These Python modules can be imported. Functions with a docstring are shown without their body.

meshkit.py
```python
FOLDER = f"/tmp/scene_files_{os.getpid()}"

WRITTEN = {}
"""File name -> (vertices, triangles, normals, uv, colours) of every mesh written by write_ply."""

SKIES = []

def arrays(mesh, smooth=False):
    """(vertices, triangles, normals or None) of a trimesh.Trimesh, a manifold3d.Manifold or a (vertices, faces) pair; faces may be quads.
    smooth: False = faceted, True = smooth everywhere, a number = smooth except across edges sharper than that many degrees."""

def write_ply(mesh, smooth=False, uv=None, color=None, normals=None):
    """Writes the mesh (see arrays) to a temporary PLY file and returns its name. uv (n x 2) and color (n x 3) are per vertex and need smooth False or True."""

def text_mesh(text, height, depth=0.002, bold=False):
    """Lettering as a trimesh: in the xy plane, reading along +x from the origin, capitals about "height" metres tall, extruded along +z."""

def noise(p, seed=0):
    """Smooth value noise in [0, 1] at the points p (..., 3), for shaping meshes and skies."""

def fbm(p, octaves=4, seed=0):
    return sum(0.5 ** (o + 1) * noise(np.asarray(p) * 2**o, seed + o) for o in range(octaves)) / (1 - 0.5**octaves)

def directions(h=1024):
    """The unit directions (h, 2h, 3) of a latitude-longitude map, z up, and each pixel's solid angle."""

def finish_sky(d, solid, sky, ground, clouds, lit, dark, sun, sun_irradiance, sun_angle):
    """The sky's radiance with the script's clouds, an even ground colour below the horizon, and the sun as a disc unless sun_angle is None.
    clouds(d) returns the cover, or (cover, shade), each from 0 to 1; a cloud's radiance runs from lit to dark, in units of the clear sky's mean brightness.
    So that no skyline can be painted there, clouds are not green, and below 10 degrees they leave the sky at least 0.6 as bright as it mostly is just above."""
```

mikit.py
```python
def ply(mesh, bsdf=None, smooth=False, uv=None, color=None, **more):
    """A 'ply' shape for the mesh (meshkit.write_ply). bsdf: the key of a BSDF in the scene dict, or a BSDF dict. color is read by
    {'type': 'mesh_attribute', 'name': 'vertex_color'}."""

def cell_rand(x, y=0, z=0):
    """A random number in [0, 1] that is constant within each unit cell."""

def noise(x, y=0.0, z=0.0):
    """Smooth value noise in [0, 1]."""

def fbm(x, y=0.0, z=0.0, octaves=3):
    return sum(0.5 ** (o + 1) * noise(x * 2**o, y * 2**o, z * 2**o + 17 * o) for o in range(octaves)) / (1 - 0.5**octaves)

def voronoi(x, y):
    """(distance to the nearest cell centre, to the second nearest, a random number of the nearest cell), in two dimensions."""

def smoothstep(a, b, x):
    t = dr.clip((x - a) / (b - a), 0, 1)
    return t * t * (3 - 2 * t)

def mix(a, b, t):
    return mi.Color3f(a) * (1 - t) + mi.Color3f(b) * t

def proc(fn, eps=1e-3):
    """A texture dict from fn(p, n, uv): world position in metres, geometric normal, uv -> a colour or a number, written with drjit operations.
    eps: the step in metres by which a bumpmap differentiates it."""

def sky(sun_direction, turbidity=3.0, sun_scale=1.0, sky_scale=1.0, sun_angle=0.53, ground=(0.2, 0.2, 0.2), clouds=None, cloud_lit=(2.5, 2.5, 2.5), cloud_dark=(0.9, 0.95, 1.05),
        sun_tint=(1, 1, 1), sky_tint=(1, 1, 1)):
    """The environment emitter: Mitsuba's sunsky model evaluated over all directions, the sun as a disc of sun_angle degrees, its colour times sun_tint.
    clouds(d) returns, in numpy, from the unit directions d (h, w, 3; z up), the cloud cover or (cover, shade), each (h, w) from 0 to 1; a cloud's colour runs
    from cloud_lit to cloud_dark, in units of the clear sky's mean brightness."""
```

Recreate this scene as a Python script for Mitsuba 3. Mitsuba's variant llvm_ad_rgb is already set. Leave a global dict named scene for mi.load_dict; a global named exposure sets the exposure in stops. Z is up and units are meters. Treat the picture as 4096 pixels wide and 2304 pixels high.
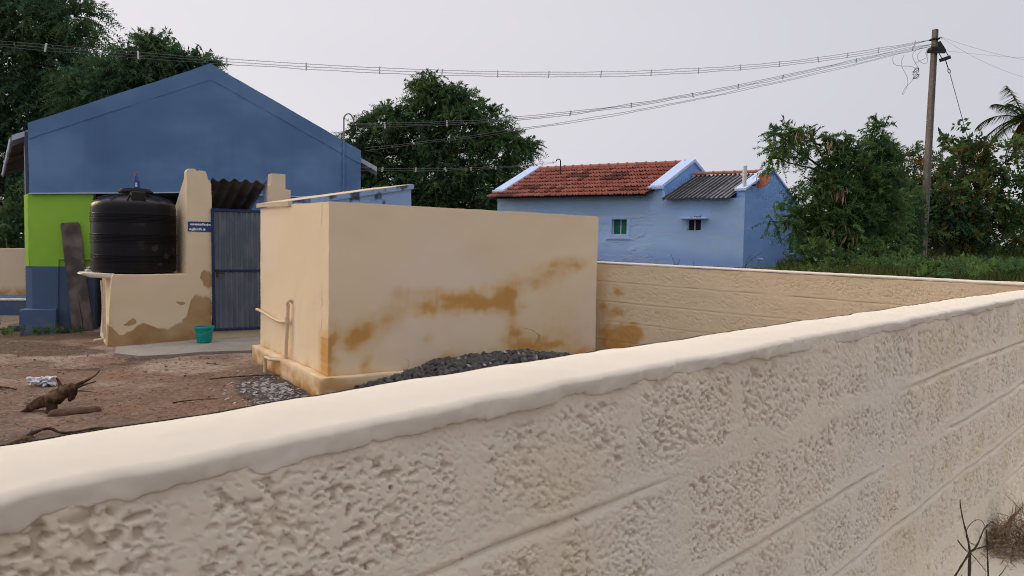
import math, json
import numpy as np, trimesh, mitsuba as mi, mikit, meshkit, manifold3d as m3
import drjit as dr
from shapely.geometry import Polygon
from shapely.ops import unary_union
from mikit import noise, fbm, smoothstep, mix, proc, voronoi
T4 = mi.ScalarTransform4f
scene, labels = {'type': 'scene'}, {}

# ------------------------------------------------------------------ camera, sky, exposure
EYE = np.array([0, 0, 1.45]); ROLL, PITCH = math.atan(.018), math.atan(.0562)
FWD = np.array([0, math.cos(PITCH), -math.sin(PITCH)]); UPV = np.array([0, math.sin(PITCH), math.cos(PITCH)])
up = -math.sin(ROLL) * np.array([1., 0, 0]) + math.cos(ROLL) * UPV
scene['camera'] = {'type': 'perspective', 'fov': 69.9, 'fov_axis': 'x', 'near_clip': .05, 'far_clip': 3000.,
                   'to_world': T4().look_at(origin=EYE.tolist(), target=(EYE + FWD).tolist(), up=up.tolist())}

def dusk(d):
    """A thin even veil of high cloud: paler and pinker towards the set sun on the left, cooler and greyer away from it and overhead."""
    az = np.arctan2(d[..., 0], d[..., 1])
    el = np.arcsin(np.clip(d[..., 2], -1, 1))
    sun_az = -1.15
    toward = .5 + .5 * np.cos(az - sun_az)
    low = .5 + .5 * np.cos(np.clip((el - .38) / .95, 0, 1) * np.pi)          # brighter overhead, as under any even cloud
    shade = low * (1 - .40 * toward ** 1.6)
    wisps = meshkit.fbm(d * np.array([3., 3., 9.]), 3, 4) - .5
    return np.ones(d.shape[:2]), np.clip(shade + .05 * wisps, 0, 1)

scene['sky_light'] = mikit.sky((-1, .42, .42), turbidity=4, sun_scale=.10, sun_angle=24, clouds=dusk, sun_tint=(1, .95, .9),
                               cloud_lit=(1.56, 1.44, 1.41), cloud_dark=(.615, .628, .712), ground=(.12, .1, .08))
exposure = 3.5

# ------------------------------------------------------------------ helpers
def cat(ms):
    vs, fs, n = [], [], 0
    for v, f in ms:
        v, f = np.asarray(v, float), np.asarray(f, int)
        if f.shape[1] == 4: f = np.vstack([f[:, [0, 1, 2]], f[:, [0, 2, 3]]])
        vs.append(v); fs.append(f + n); n += len(v)
    return np.vstack(vs), np.vstack(fs)

_count = {}
def num(key):
    _count[key] = _count.get(key, -1) + 1
    return key if _count[key] == 0 else '%s_%03d' % (key, _count[key])

def put(key, mesh, bsdf, smooth=False, color=None, xf=None):
    if isinstance(mesh, trimesh.Trimesh): mesh = (mesh.vertices, mesh.faces)
    d = mikit.ply(cat([mesh]), bsdf, smooth=smooth, color=color)
    if xf is not None: d['to_world'] = T4(np.asarray(xf, float))
    scene[key] = d
    return key

def lab(key, label=None, cat_=None, group=None, kind=None):
    e = labels.setdefault(key, {})
    for k, v in (('label', label), ('category', cat_), ('group', group), ('kind', kind)):
        if v: e[k] = v

class Frame:
    """Local frame: s along u, d outward (towards n), z up."""
    def __init__(self, P, u, n):
        self.P, self.u, self.n = np.array(P, float), np.array(u, float), np.array(n, float)
        self.u /= np.linalg.norm(self.u); self.n /= np.linalg.norm(self.n)
    def __call__(self, a):
        a = np.asarray(a, float)
        xy = self.P + a[..., 0:1] * self.u + a[..., 1:2] * self.n
        return np.concatenate([xy, a[..., 2:3]], -1)
    def mesh(self, m):
        v, f = m
        f = np.asarray(f)
        if self.u[0] * self.n[1] - self.u[1] * self.n[0] < 0: f = f[:, ::-1]
        return self(v), f

def hull(pts):
    h = trimesh.convex.convex_hull(np.asarray(pts, float))
    return np.array(h.vertices), np.array(h.faces)

def box(a, b, c=.006):
    """Chamfered box between corners a and b."""
    a, b = np.minimum(a, b).astype(float), np.maximum(a, b).astype(float)
    c = min(c, .45 * (b - a).min())
    pts = []
    for i in range(8):
        q = np.array([(a, b)[(i >> k) & 1][k] for k in range(3)])
        s = np.array([1 - 2 * ((i >> k) & 1) for k in range(3)])
        for k in range(3):
            o = s * c; o[k] = 0
            pts.append(q + o)
    return hull(pts)

def extrude(poly, d0, d1):
    """A polygon in (s, z) extruded over d0..d1 -> vertices (s, d, z)."""
    if not isinstance(poly, Polygon): poly = Polygon(poly)
    m = trimesh.creation.extrude_polygon(poly, d1 - d0, engine='earcut')
    v = m.vertices
    return np.stack([v[:, 0], d0 + v[:, 2], v[:, 1]], 1), np.array(m.faces)[:, ::-1]

def plaster(m, edge=.05, amp=.004, freq=9., seed=0, round_=0):
    """Subdivide and displace, so that a hand-plastered wall is not dead flat and its arrises wander."""
    t = trimesh.Trimesh(*cat([m]), process=True)
    M = m3.Manifold(m3.Mesh(np.asarray(t.vertices, np.float32), np.asarray(t.faces, np.uint32)))
    if M.num_tri() == 0: M = m3.Manifold(m3.Mesh(np.asarray(t.vertices, np.float32), np.asarray(t.faces[:, ::-1], np.uint32)))
    q = M.refine_to_length(edge).to_mesh(); t = trimesh.Trimesh(q.vert_properties[:, :3], q.tri_verts, process=True)
    for _ in range(round_): trimesh.smoothing.filter_laplacian(t, lamb=.3, iterations=1)
    v = np.array(t.vertices)
    o = np.stack([meshkit.fbm(v * freq + 11.3 * k, 3, seed + k) - .5 for k in range(3)], 1)
    o2 = np.stack([meshkit.fbm(v * freq * .25 + 7.1 * k, 2, seed + k + 5) - .5 for k in range(3)], 1)
    return v + amp * 2 * o + amp * 2.5 * o2, np.array(t.faces)

def tube(pts, r, k=8, cap=True):
    pts = np.asarray(pts, float); n = len(pts)
    r = np.broadcast_to(np.asarray(r, float), (n,))
    tan = np.gradient(pts, axis=0); tan /= np.linalg.norm(tan, axis=1, keepdims=True) + 1e-12
    ref = np.array([0, 0, 1.]) if abs(tan[:, 2]).max() < .9 else np.array([.83, .55, .1])
    a = np.cross(tan, ref); bad = np.linalg.norm(a, axis=1) < 1e-3; a[bad] = [1, 0, 0]
    a /= np.linalg.norm(a, axis=1, keepdims=True); b = np.cross(tan, a)
    th = np.arange(k) / k * 2 * np.pi
    v = pts[:, None] + r[:, None, None] * (np.cos(th)[None, :, None] * a[:, None] + np.sin(th)[None, :, None] * b[:, None])
    v = v.reshape(-1, 3); f = []
    i = np.arange(n - 1)[:, None] * k + np.arange(k)[None]; j = np.arange(n - 1)[:, None] * k + (np.arange(k)[None] + 1) % k
    f = np.concatenate([np.stack([i, j, j + k], -1).reshape(-1, 3), np.stack([i, j + k, i + k], -1).reshape(-1, 3)])
    if cap:
        v = np.vstack([v, pts[0], pts[-1]]); c = n * k
        e = np.arange(k); e2 = (e + 1) % k
        f = np.vstack([f, np.stack([e2, e, e * 0 + c], 1), np.stack([e + (n - 1) * k, e2 + (n - 1) * k, e * 0 + c + 1], 1)])
    return v, f

def curve(pts, n=24):
    pts = np.asarray(pts, float)
    if len(pts) == 2: return pts[0] + np.linspace(0, 1, n)[:, None] * (pts[1] - pts[0])
    from scipy.interpolate import CubicSpline
    t = np.r_[0, np.cumsum(np.linalg.norm(np.diff(pts, axis=0), axis=1))]
    return CubicSpline(t, pts)(np.linspace(0, t[-1], n))

def lathe(prof, k=48, c=(0, 0, 0)):
    """prof: (r, z) pairs from bottom to top."""
    prof = np.asarray(prof, float); n = len(prof); th = np.arange(k) / k * 2 * np.pi
    v = np.stack([prof[:, None, 0] * np.cos(th), prof[:, None, 0] * np.sin(th), np.broadcast_to(prof[:, None, 1], (n, k))], -1).reshape(-1, 3) + np.array(c)
    i = np.arange(n - 1)[:, None] * k + np.arange(k)[None]; j = np.arange(n - 1)[:, None] * k + (np.arange(k)[None] + 1) % k
    return v, np.concatenate([np.stack([i, j, j + k], -1).reshape(-1, 3), np.stack([i, j + k, i + k], -1).reshape(-1, 3)])

def sheet(P00, along, down, n_wave, pitch, amp, thick=.006, res=8, rows=6, seed=0):
    """Corrugated sheet: waves along 'along', length vector 'down'. Two skins and closed ends."""
    along, down = np.array(along, float), np.array(down, float)
    L = np.linalg.norm(down); a = along / np.linalg.norm(along); n = np.cross(a, down / L); n *= np.sign(n[2]) or 1
    t = np.linspace(0, n_wave, int(n_wave * res) + 1); r = np.linspace(0, 1, rows)
    wob = (meshkit.noise(np.stack([t * .4, 0 * t + seed, 0 * t], -1), seed) - .5) * .012
    prof = amp * np.cos(2 * np.pi * t)
    top = np.array(P00) + t[None, :, None] * pitch * a + r[:, None, None] * down + (prof + wob)[None, :, None] * n
    bot = top - thick * n
    R, C = top.shape[:2]
    idx = np.arange(R * C).reshape(R, C)
    q = lambda A, B, C_, D: np.stack([A, B, C_, D], -1).reshape(-1, 4)
    f = [q(idx[:-1, :-1], idx[:-1, 1:], idx[1:, 1:], idx[1:, :-1]), q(idx[:-1, :-1], idx[1:, :-1], idx[1:, 1:], idx[:-1, 1:]) + R * C]
    for e in (idx[0], idx[-1], idx[:, 0], idx[:, -1]):
        f.append(q(e[:-1], e[1:], e[1:] + R * C, e[:-1] + R * C))
    return cat([(np.vstack([top.reshape(-1, 3), bot.reshape(-1, 3)]), np.vstack(f))])

def rot(ax, ang):
    return trimesh.transformations.rotation_matrix(ang, ax)
def xform(pos, ex, ey, ez):
    M = np.eye(4); M[:3, 0], M[:3, 1], M[:3, 2], M[:3, 3] = ex, ey, ez, pos
    return M
def unit(v): v = np.asarray(v, float); return v / np.linalg.norm(v)
def ss(a, b, x):
    t = np.clip((x - a) / (b - a), 0, 1); return t * t * (3 - 2 * t)
def pebble(rng, sub=1, flat=.7):
    m = trimesh.creation.icosphere(subdivisions=sub)
    v = np.array(m.vertices); k = rng.normal(size=(7, 3)); k /= np.linalg.norm(k, axis=1, keepdims=True)
    for q in k:
        h = rng.uniform(.55, .8); o = v @ q; v = v - np.maximum(o - h, 0)[:, None] * q
    return v * np.array([1, rng.uniform(.7, .95), flat]), np.array(m.faces)

# ------------------------------------------------------------------ placement of the main structures
A_F, U_F = np.array([-1.141, 0.]), np.array([.98, 1.]) / math.hypot(.98, 1)          # outer face of the near wall
FRONT = Frame(A_F, U_F, (U_F[1], -U_F[0]))
U_B = np.array([-3.52, 2.8]) / math.hypot(3.52, 2.8)
BACK = Frame((4.57, 6.1), U_B, (-U_B[1], U_B[0]))                                     # inner face of the far wall
U_C, V_C = np.array([.8387, .5446]), np.array([-.5446, .8387])
C0 = np.array([-1.731, 6.897]); BLOCK = Frame(C0, U_C, -V_C)                           # long face of the open enclosure
P0 = np.array([-5.483, 9.869]); TOI = Frame(P0, U_C, -V_C)                             # front of the toilet room
FD = np.array([math.cos(math.radians(22)), math.sin(math.radians(22))])
SHED = Frame((-7.63, 11.45), FD, (FD[1], -FD[0]))
SIDE = np.array([-.582, .813])                                                        # the shed's side walls run back this way
H0, HD, GD = np.array([6.972, 22.2]), np.array([-.865, .501]), np.array([.7071, .7071])
HOUSE = Frame(H0, HD, (-.501, -.865))

# ------------------------------------------------------------------ materials
def rgb(c): return {'type': 'rgb', 'value': list(map(float, c))}
def pr(c, rough=.8, spec=.25, **k):
    c = proc(c) if callable(c) else (c if isinstance(c, dict) else rgb(c))
    return {'type': 'principled', 'base_color': c, 'roughness': rough, 'specular': spec, **k}
def two(b): return {'type': 'twosided', 'bsdf': b}
def bump(b, fn, scale, eps=2e-3): return {'type': 'bumpmap', 'arbitrary': proc(fn, eps), 'scale': float(scale), 'bsdf': b}
VC = {'type': 'mesh_attribute', 'name': 'vertex_color'}

def blobs(s, z, L, warp=.16, f=3., off=.45):
    a = s + warp * 2 * (fbm(s * f, z * f, 1.7, 3) - .5); b = z + warp * 1.4 * (fbm(s * f, z * f, 9.2, 3) - .5)
    v = mi.Float(0)
    for (cs, cz, rs, rz, k) in L:
        v += k * dr.exp(-1.15 * (dr.square((a - cs) / rs) + dr.square((b - cz) / rz)))
    return v - off
CREAM = (.60, .475, .345); OCHRE = (.49, .25, .062); OCHRE2 = (.61, .42, .205)
BL = [(1.35, .86, .34, .13, .75), (1.78, .78, .30, .10, .8), (2.0, .92, .16, .14, .75), (1.62, .95, .40, .12, .30), (2.35, 1.08, .42, .13, .52), (2.62, 1.24, .34, .11, .58), (3.0, 1.28, .26, .12, .46), (2.1, .62, .10, .20, .45),
      (1.02, .76, .16, .08, .55), (.92, .92, .26, .12, .30), (.70, .98, .16, .08, .30), (.60, .80, .20, .10, .42), (.46, .66, .26, .10, .62), (.28, .54, .24, .10, .66), (.06, .56, .10, .22, .52), (.03, .28, .08, .18, .75),
      (.345, .26, .05, .10, .55), (1.05, .50, .07, .05, .36), (1.32, .28, .14, .10, .46), (2.20, .42, .22, .20, .48), (2.45, .33, .45, .12, .52), (2.8, .45, .40, .25, .36), (3.1, .22, .26, .10, .62), (2.7, .8, .5, .25, .16), (1.2, .62, 1.0, .30, .12), (1.7, .30, .9, .2, .16), (.5, .35, .5, .25, .14)]
def c_block(p, n, uv):
    s = (p.x - C0[0]) * U_C[0] + (p.y - C0[1]) * U_C[1]; t = (p.x - C0[0]) * V_C[0] + (p.y - C0[1]) * V_C[1]
    base = mix((.725, .615, .44), (.675, .565, .395), fbm(s * 1.3 + t, p.z * 2.5, t, 3))
    base = mix(base, (.71, .605, .475), smoothstep(.52, .7, fbm(s * .9, p.z * 1.1, t + 5, 2)))
    v = blobs(s, p.z, BL, .13, 4.5, .27)
    front = smoothstep(.35, .15, t)
    streak = fbm(s * 22, p.z * 5., 3., 3) * .3 + fbm(s * 8, p.z * 14, 4., 4) * .7
    halo = front * smoothstep(-.20, .25, v) * .55 * (.5 + streak)
    base = mix(base, (.64, .475, .27), halo)
    m = front * smoothstep(-.12, .80, v + .62 * (streak - .5)) * smoothstep(-.22, .0, v)
    c = mix(base, OCHRE2, dr.minimum(1, m * 1.35)); c = mix(c, OCHRE, smoothstep(.42, .95, m) * .85)
    crack = smoothstep(.012, .004, dr.abs(fbm(s * 2.2, p.z * 2.2, 7., 4) - .5)) * smoothstep(.9, .4, p.z) * smoothstep(.5, .65, fbm(s * 1.7, p.z * 1.7, 12., 2))
    c = mix(c, (.30, .22, .14), front * crack * .7)
    low = smoothstep(.31, .03, p.z + .16 * (fbm(s * 5, t * 5, p.z * 2, 3) - .5)) * (.35 + .65 * smoothstep(.3, .62, fbm(s * 6, t * 6, p.z * 6, 3)))
    c = mix(c, (.43, .225, .062), low * .95)
    return mix(c, (.10, .07, .045), smoothstep(.06, -.04, p.z + .05 * (fbm(s * 22, t * 22, 0., 2) - .5)) * .6)
PL = [(.48, .12, .20, .20, 1.), (.38, .04, .42, .13, 1.), (1.02, .12, .30, .22, 1.), (1.13, .45, .11, .26, 1.), (1.29, .9, .09, .16, 1.), (1.30, .40, .10, .25, .9), (.05, .10, .08, .22, .9), (.93, .56, .05, .03, 1.), (.27, .3, .05, .04, 1.)]
def c_plat(p, n, uv):
    s = (p.x - P0[0]) * U_C[0] + (p.y - P0[1]) * U_C[1]; t = (p.x - P0[0]) * V_C[0] + (p.y - P0[1]) * V_C[1]
    base = mix((.69, .585, .415), (.635, .53, .37), fbm(s * 2, p.z * 3, t * 2, 3))
    v = blobs(s, p.z, PL, .10, 6.)
    return mix(base, mix((.36, .205, .075), (.28, .155, .055), fbm(s * 9, p.z * 9, 2., 3)), smoothstep(-.06, .10, v + .10 * (fbm(s * 22, p.z * 22, 6., 3) - .5)) * (.80 + .35 * (fbm(s * 5, p.z * 7, 8., 3) - .5)) * smoothstep(.4, .2, t))
BB = [(4.19, .95, .11, .10, .7), (4.17, .70, .20, .10, .55), (4.02, .46, .16, .11, 1.), (4.3, .46, .22, .12, .6), (4.2, .26, .3, .14, .9), (4.41, .7, .12, .16, .45), (3.6, .15, .3, .1, .5)]
def c_back(p, n, uv):
    s = (p.x - 4.57) * U_B[0] + (p.y - 6.1) * U_B[1]
    base = mix((.71, .595, .42), (.655, .535, .37), fbm(s * 2.4, p.z * 4, 0., 3))
    m = smoothstep(-.25, .35, blobs(s, p.z, BB, .07, 5.) + .5 * (fbm(s * 12, p.z * 12, 1., 3) - .5))
    return mix(mix(base, OCHRE2, m), OCHRE, m * m * .75)
scene['mat_block'] = two(pr(c_block)); scene['mat_platform'] = two(pr(c_plat)); scene['mat_back'] = two(pr(c_back))
scene['mat_front'] = two(pr(VC, .85, .15))
scene['mat_coping'] = two(bump(pr(lambda p, n, uv: mix((.665, .622, .54), (.61, .565, .485), fbm(p.x * 3, p.y * 3, p.z * 8, 3)), .75, .15), lambda p, n, uv: fbm(p.x * 9, p.y * 9, p.z * 20, 4) + .25 * noise(p.x * 60, p.y * 60, p.z * 60), .0022, 3e-3))
scene['mat_shed_blue'] = two(pr(lambda p, n, uv: mix(mix((.088, .178, .345), (.13, .24, .435), smoothstep(.3, .7, fbm(p.x * 1.1, p.y * 1.1, p.z * 1.5, 5))), (.072, .145, .295), smoothstep(.58, .75, fbm(p.x * .9 + 4, p.y, p.z * .8, 4)) * .8 + .25 * smoothstep(.5, .8, fbm(p.x * 9, p.y * 9, p.z * .7, 3))), .75))
scene['mat_shed_trim'] = two(pr((.075, .10, .155), .7)); scene['mat_navy'] = two(pr((.05, .09, .19), .7)); scene['mat_flash'] = two(pr((.40, .47, .58), .5))
scene['mat_dado'] = two(pr(lambda p, n, uv: mix((.075, .12, .22), (.12, .15, .20), smoothstep(.45, .7, fbm(p.x * 4, p.y * 4, p.z * 5, 3)) * smoothstep(.6, -.1, p.z)), .8))
scene['mat_green'] = two(pr(lambda p, n, uv: mix((.29, .56, .06), (.24, .48, .045), fbm(p.x * 3, p.y * 3, p.z * 2, 3)), .6))
scene['mat_tank'] = two(pr(lambda p, n, uv: mix((.006, .006, .009), (.06, .05, .04), smoothstep(.64, .76, fbm(p.x * 6, p.y * 6, p.z * 9, 3)) * smoothstep(-5.35, -4.95, p.x) * .7), .30, .2))
scene['mat_black'] = two(pr((.012, .012, .013), .5)); scene['mat_iron'] = two(pr((.03, .027, .026), .6)); scene['mat_wire'] = two(pr((.10, .10, .11), .5))
scene['mat_spacer'] = two(pr((.62, .62, .60), .6)); scene['mat_white'] = two(pr((.72, .72, .72), .5)); scene['mat_cream_pipe'] = two(pr((.62, .50, .37), .45))
scene['mat_door'] = two(pr(lambda p, n, uv: mix((.085, .108, .145), (.125, .15, .185), smoothstep(.35, .75, fbm(p.x * 9, p.y * 9, p.z * 3.0, 3))), .5, .4))
scene['mat_door_frame'] = two(pr((.018, .035, .095), .45)); scene['mat_sign'] = two(pr((.018, .06, .20), .5)); scene['mat_letters'] = two(pr((.8, .82, .85), .5))
scene['mat_dark_inside'] = two(pr((.05, .055, .075), .9)); scene['mat_lilac'] = two(pr((.46, .46, .68), .8))
scene['mat_asbestos'] = two(pr(lambda p, n, uv: mix((.055, .052, .053), (.125, .118, .114), smoothstep(.35, .7, fbm(p.x * 3, p.y * 3, p.z * 3, 4))), .9))  # sheet tone lowered so the colour carries the shade over the doorway
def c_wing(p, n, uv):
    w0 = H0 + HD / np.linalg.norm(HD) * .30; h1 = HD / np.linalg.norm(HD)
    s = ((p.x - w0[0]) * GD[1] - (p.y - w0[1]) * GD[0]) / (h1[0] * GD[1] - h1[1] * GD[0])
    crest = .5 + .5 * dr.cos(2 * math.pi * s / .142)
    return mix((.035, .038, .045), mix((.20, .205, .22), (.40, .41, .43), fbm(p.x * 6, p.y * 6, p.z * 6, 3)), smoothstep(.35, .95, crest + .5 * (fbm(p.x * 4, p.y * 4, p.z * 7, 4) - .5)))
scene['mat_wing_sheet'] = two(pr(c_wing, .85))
scene['mat_old_blue'] = two(pr(lambda p, n, uv: mix(mix((.19, .32, .55), (.27, .40, .62), fbm(p.x * 4, p.y * 4, p.z * 4, 3)), (.05, .075, .14),
                     smoothstep(.52, .68, fbm(p.x * 9, p.y * 9, p.z * 6, 4) + .16 * smoothstep(2.0, 2.12, p.z - .178 * ((p.x - C0[0]) * U_C[0] + (p.y - C0[1]) * U_C[1]) + .14))), .85))
scene['mat_slab_edge'] = two(pr(lambda p, n, uv: mix((.52, .43, .32), (.06, .055, .05), smoothstep(.5, .62, fbm(p.x * 5, p.y * 5, p.z * 12, 3)) * smoothstep(-1.2, -.6, p.x)), .85))
def c_house(p, n, uv):
    s = (p.x - H0[0]) * HD[0] + (p.y - H0[1]) * HD[1]
    c = mix((.44, .64, .97), (.37, .57, .94), fbm(s * .8, p.z * 1.5, p.y * .5, 3))
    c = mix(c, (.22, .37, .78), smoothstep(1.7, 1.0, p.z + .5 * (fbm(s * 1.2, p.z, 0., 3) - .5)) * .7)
    return mix(c, (.50, .56, .72), smoothstep(.66, .78, fbm(s * 1.2, p.z * 14, 4., 3)) * .5)
def b_house(p, n, uv):
    s = (p.x - H0[0]) * HD[0] + (p.y - H0[1]) * HD[1]
    stone = smoothstep(2.3, 3.0, s + .6 * (fbm(p.z * 2, s, 0., 2) - .5)) * smoothstep(3.15, 2.6, p.z)
    q = fbm(s * 5.5, p.z * 8., 2., 3); e = fbm(s * 3., p.z * 3., 6., 2)
    return stone * smoothstep(.40, .60, e) * (smoothstep(.52, .60, q) + .5 * smoothstep(.40, .34, q)) + .18 * fbm(s * 12, p.z * 16, 0., 3)
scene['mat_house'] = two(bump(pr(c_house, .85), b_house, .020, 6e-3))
scene['mat_house_trim'] = two(pr((.50, .63, .90), .8)); scene['mat_gable'] = two(pr(lambda p, n, uv: mix((.27, .47, .88), (.20, .37, .78), fbm(p.x * 2, p.y * 2, p.z * 4, 3) * .8 + .2 * noise(p.z * 11)), .85))
for i, c in enumerate(((.34, .125, .092), (.29, .105, .078), (.38, .155, .118), (.15, .058, .05))):
    scene['mat_tile_%d' % i] = two(pr(c, .85))
scene['mat_shutter'] = two(pr((.02, .16, .13), .5)); scene['mat_rust'] = two(pr((.32, .10, .06), .8)); scene['mat_gi_pipe'] = two(pr((.22, .24, .26), .5, metallic=.0))
WET = [(-6.9, 9.7, 1.5, .55, .8), (-5.9, 9.3, .8, .35, .9), (-4.79, 8.08, .35, .14, 1), (-4.5, 8.5, .25, .14, 1), (-4.5, 8.85, .2, .2, 1), (-4.3, 9.25, .35, .12, 1), (-3.9, 9.55, .35, .1, 1), (-8.3, 11.2, 1.6, .8, .8), (-6.6, 10.9, 1.2, .7, .6)]
def c_soil(p, n, uv):
    a = fbm(p.x * 1.1, p.y * 1.1, 0., 4); b = fbm(p.x * 7, p.y * 7, 3., 4); c_ = fbm(p.x * 40, p.y * 40, 5., 2)
    c = mix((.120, .084, .066), (.185, .130, .102), b)
    c = mix(c, (.245, .195, .160), smoothstep(.46, .66, a + .18 * smoothstep(7.6, 8.6, p.y) - .05))
    c = mix(c, (.165, .095, .064), smoothstep(.55, .7, fbm(p.x * 1.8, p.y * 1.8, 8., 3)) * .55)
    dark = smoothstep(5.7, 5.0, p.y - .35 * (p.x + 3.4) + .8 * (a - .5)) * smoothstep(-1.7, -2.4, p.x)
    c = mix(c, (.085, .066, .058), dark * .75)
    c = mix(c, mix((.062, .043, .032), (.090, .062, .046), b), smoothstep(-.1, .15, blobs(p.x, p.y, WET, .2, 2.5)) * .8)
    out = smoothstep(-.1, .5, (p.x - 4.57) * .622 + (p.y - 6.1) * .783) * smoothstep(-2., 1., p.x)
    c = mix(c, mix((.05, .065, .02), (.09, .075, .035), b), dr.maximum(out, smoothstep(16., 22., p.y)))
    chip = smoothstep(.0, .35, 1 - dr.square(((p.x + 2.32) * -.45 + (p.y - 7.1) * .89) / 1.3) - dr.square(((p.x + 2.32) * .89 + (p.y - 7.1) * .45) / .36) + .8 * (a - .5))
    c = mix(c, (.055, .050, .048), chip * .75)
    return c * (.60 + .80 * c_)
scene['mat_soil'] = two(pr(c_soil, .95, .1))
scene['mat_concrete'] = two(pr(lambda p, n, uv: mix((.20, .185, .165), (.29, .27, .245), fbm(p.x * 5, p.y * 5, p.z * 5, 4)), .85))
scene['mat_pole'] = two(pr(lambda p, n, uv: mix((.13, .115, .10), (.23, .21, .19), fbm(p.x * 9, p.y * 9, p.z * 3, 3)), .9))
scene['mat_plank'] = two(pr(lambda p, n, uv: mix((.065, .055, .05), (.155, .135, .125), smoothstep(.3, .75, fbm(p.x * 9, p.y * 9, p.z * 5, 4))), .9))
for i, c in enumerate(((.060, .058, .062), (.090, .085, .086), (.13, .122, .118))): scene['mat_stone_%d' % i] = two(pr(c, .9))
scene['mat_chip'] = two(pr((.34, .35, .385), .7)); scene['mat_vc'] = two(pr(VC, .8, .2)); scene['mat_teal'] = two(pr((.0, .27, .235), .38, .5))
scene['mat_bark'] = two(pr(lambda p, n, uv: mix((.045, .034, .026), (.095, .075, .058), fbm(p.x * 12, p.y * 12, p.z * 4, 3)), .95))
scene['mat_leaf'] = {'type': 'principledthin', 'base_color': VC, 'roughness': .6, 'diff_trans': .9, 'spec_trans': 0.}
scene['mat_bottle'] = two(pr((.012, .025, .20), .3, .5)); scene['mat_red'] = two(pr((.6, .03, .04), .4)); scene['mat_bag'] = two(pr((.48, .51, .56), .4, .5))
scene['mat_stump'] = two(pr(lambda p, n, uv: mix((.040, .022, .014), (.14, .085, .05), smoothstep(.4, .75, fbm(p.x * 25, p.y * 25, p.z * 14, 3))), .95))
scene['mat_log'] = two(pr(lambda p, n, uv: mix((.09, .055, .038), (.14, .088, .06), fbm(p.x * 20, p.y * 20, p.z * 20, 3)), .95))

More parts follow.
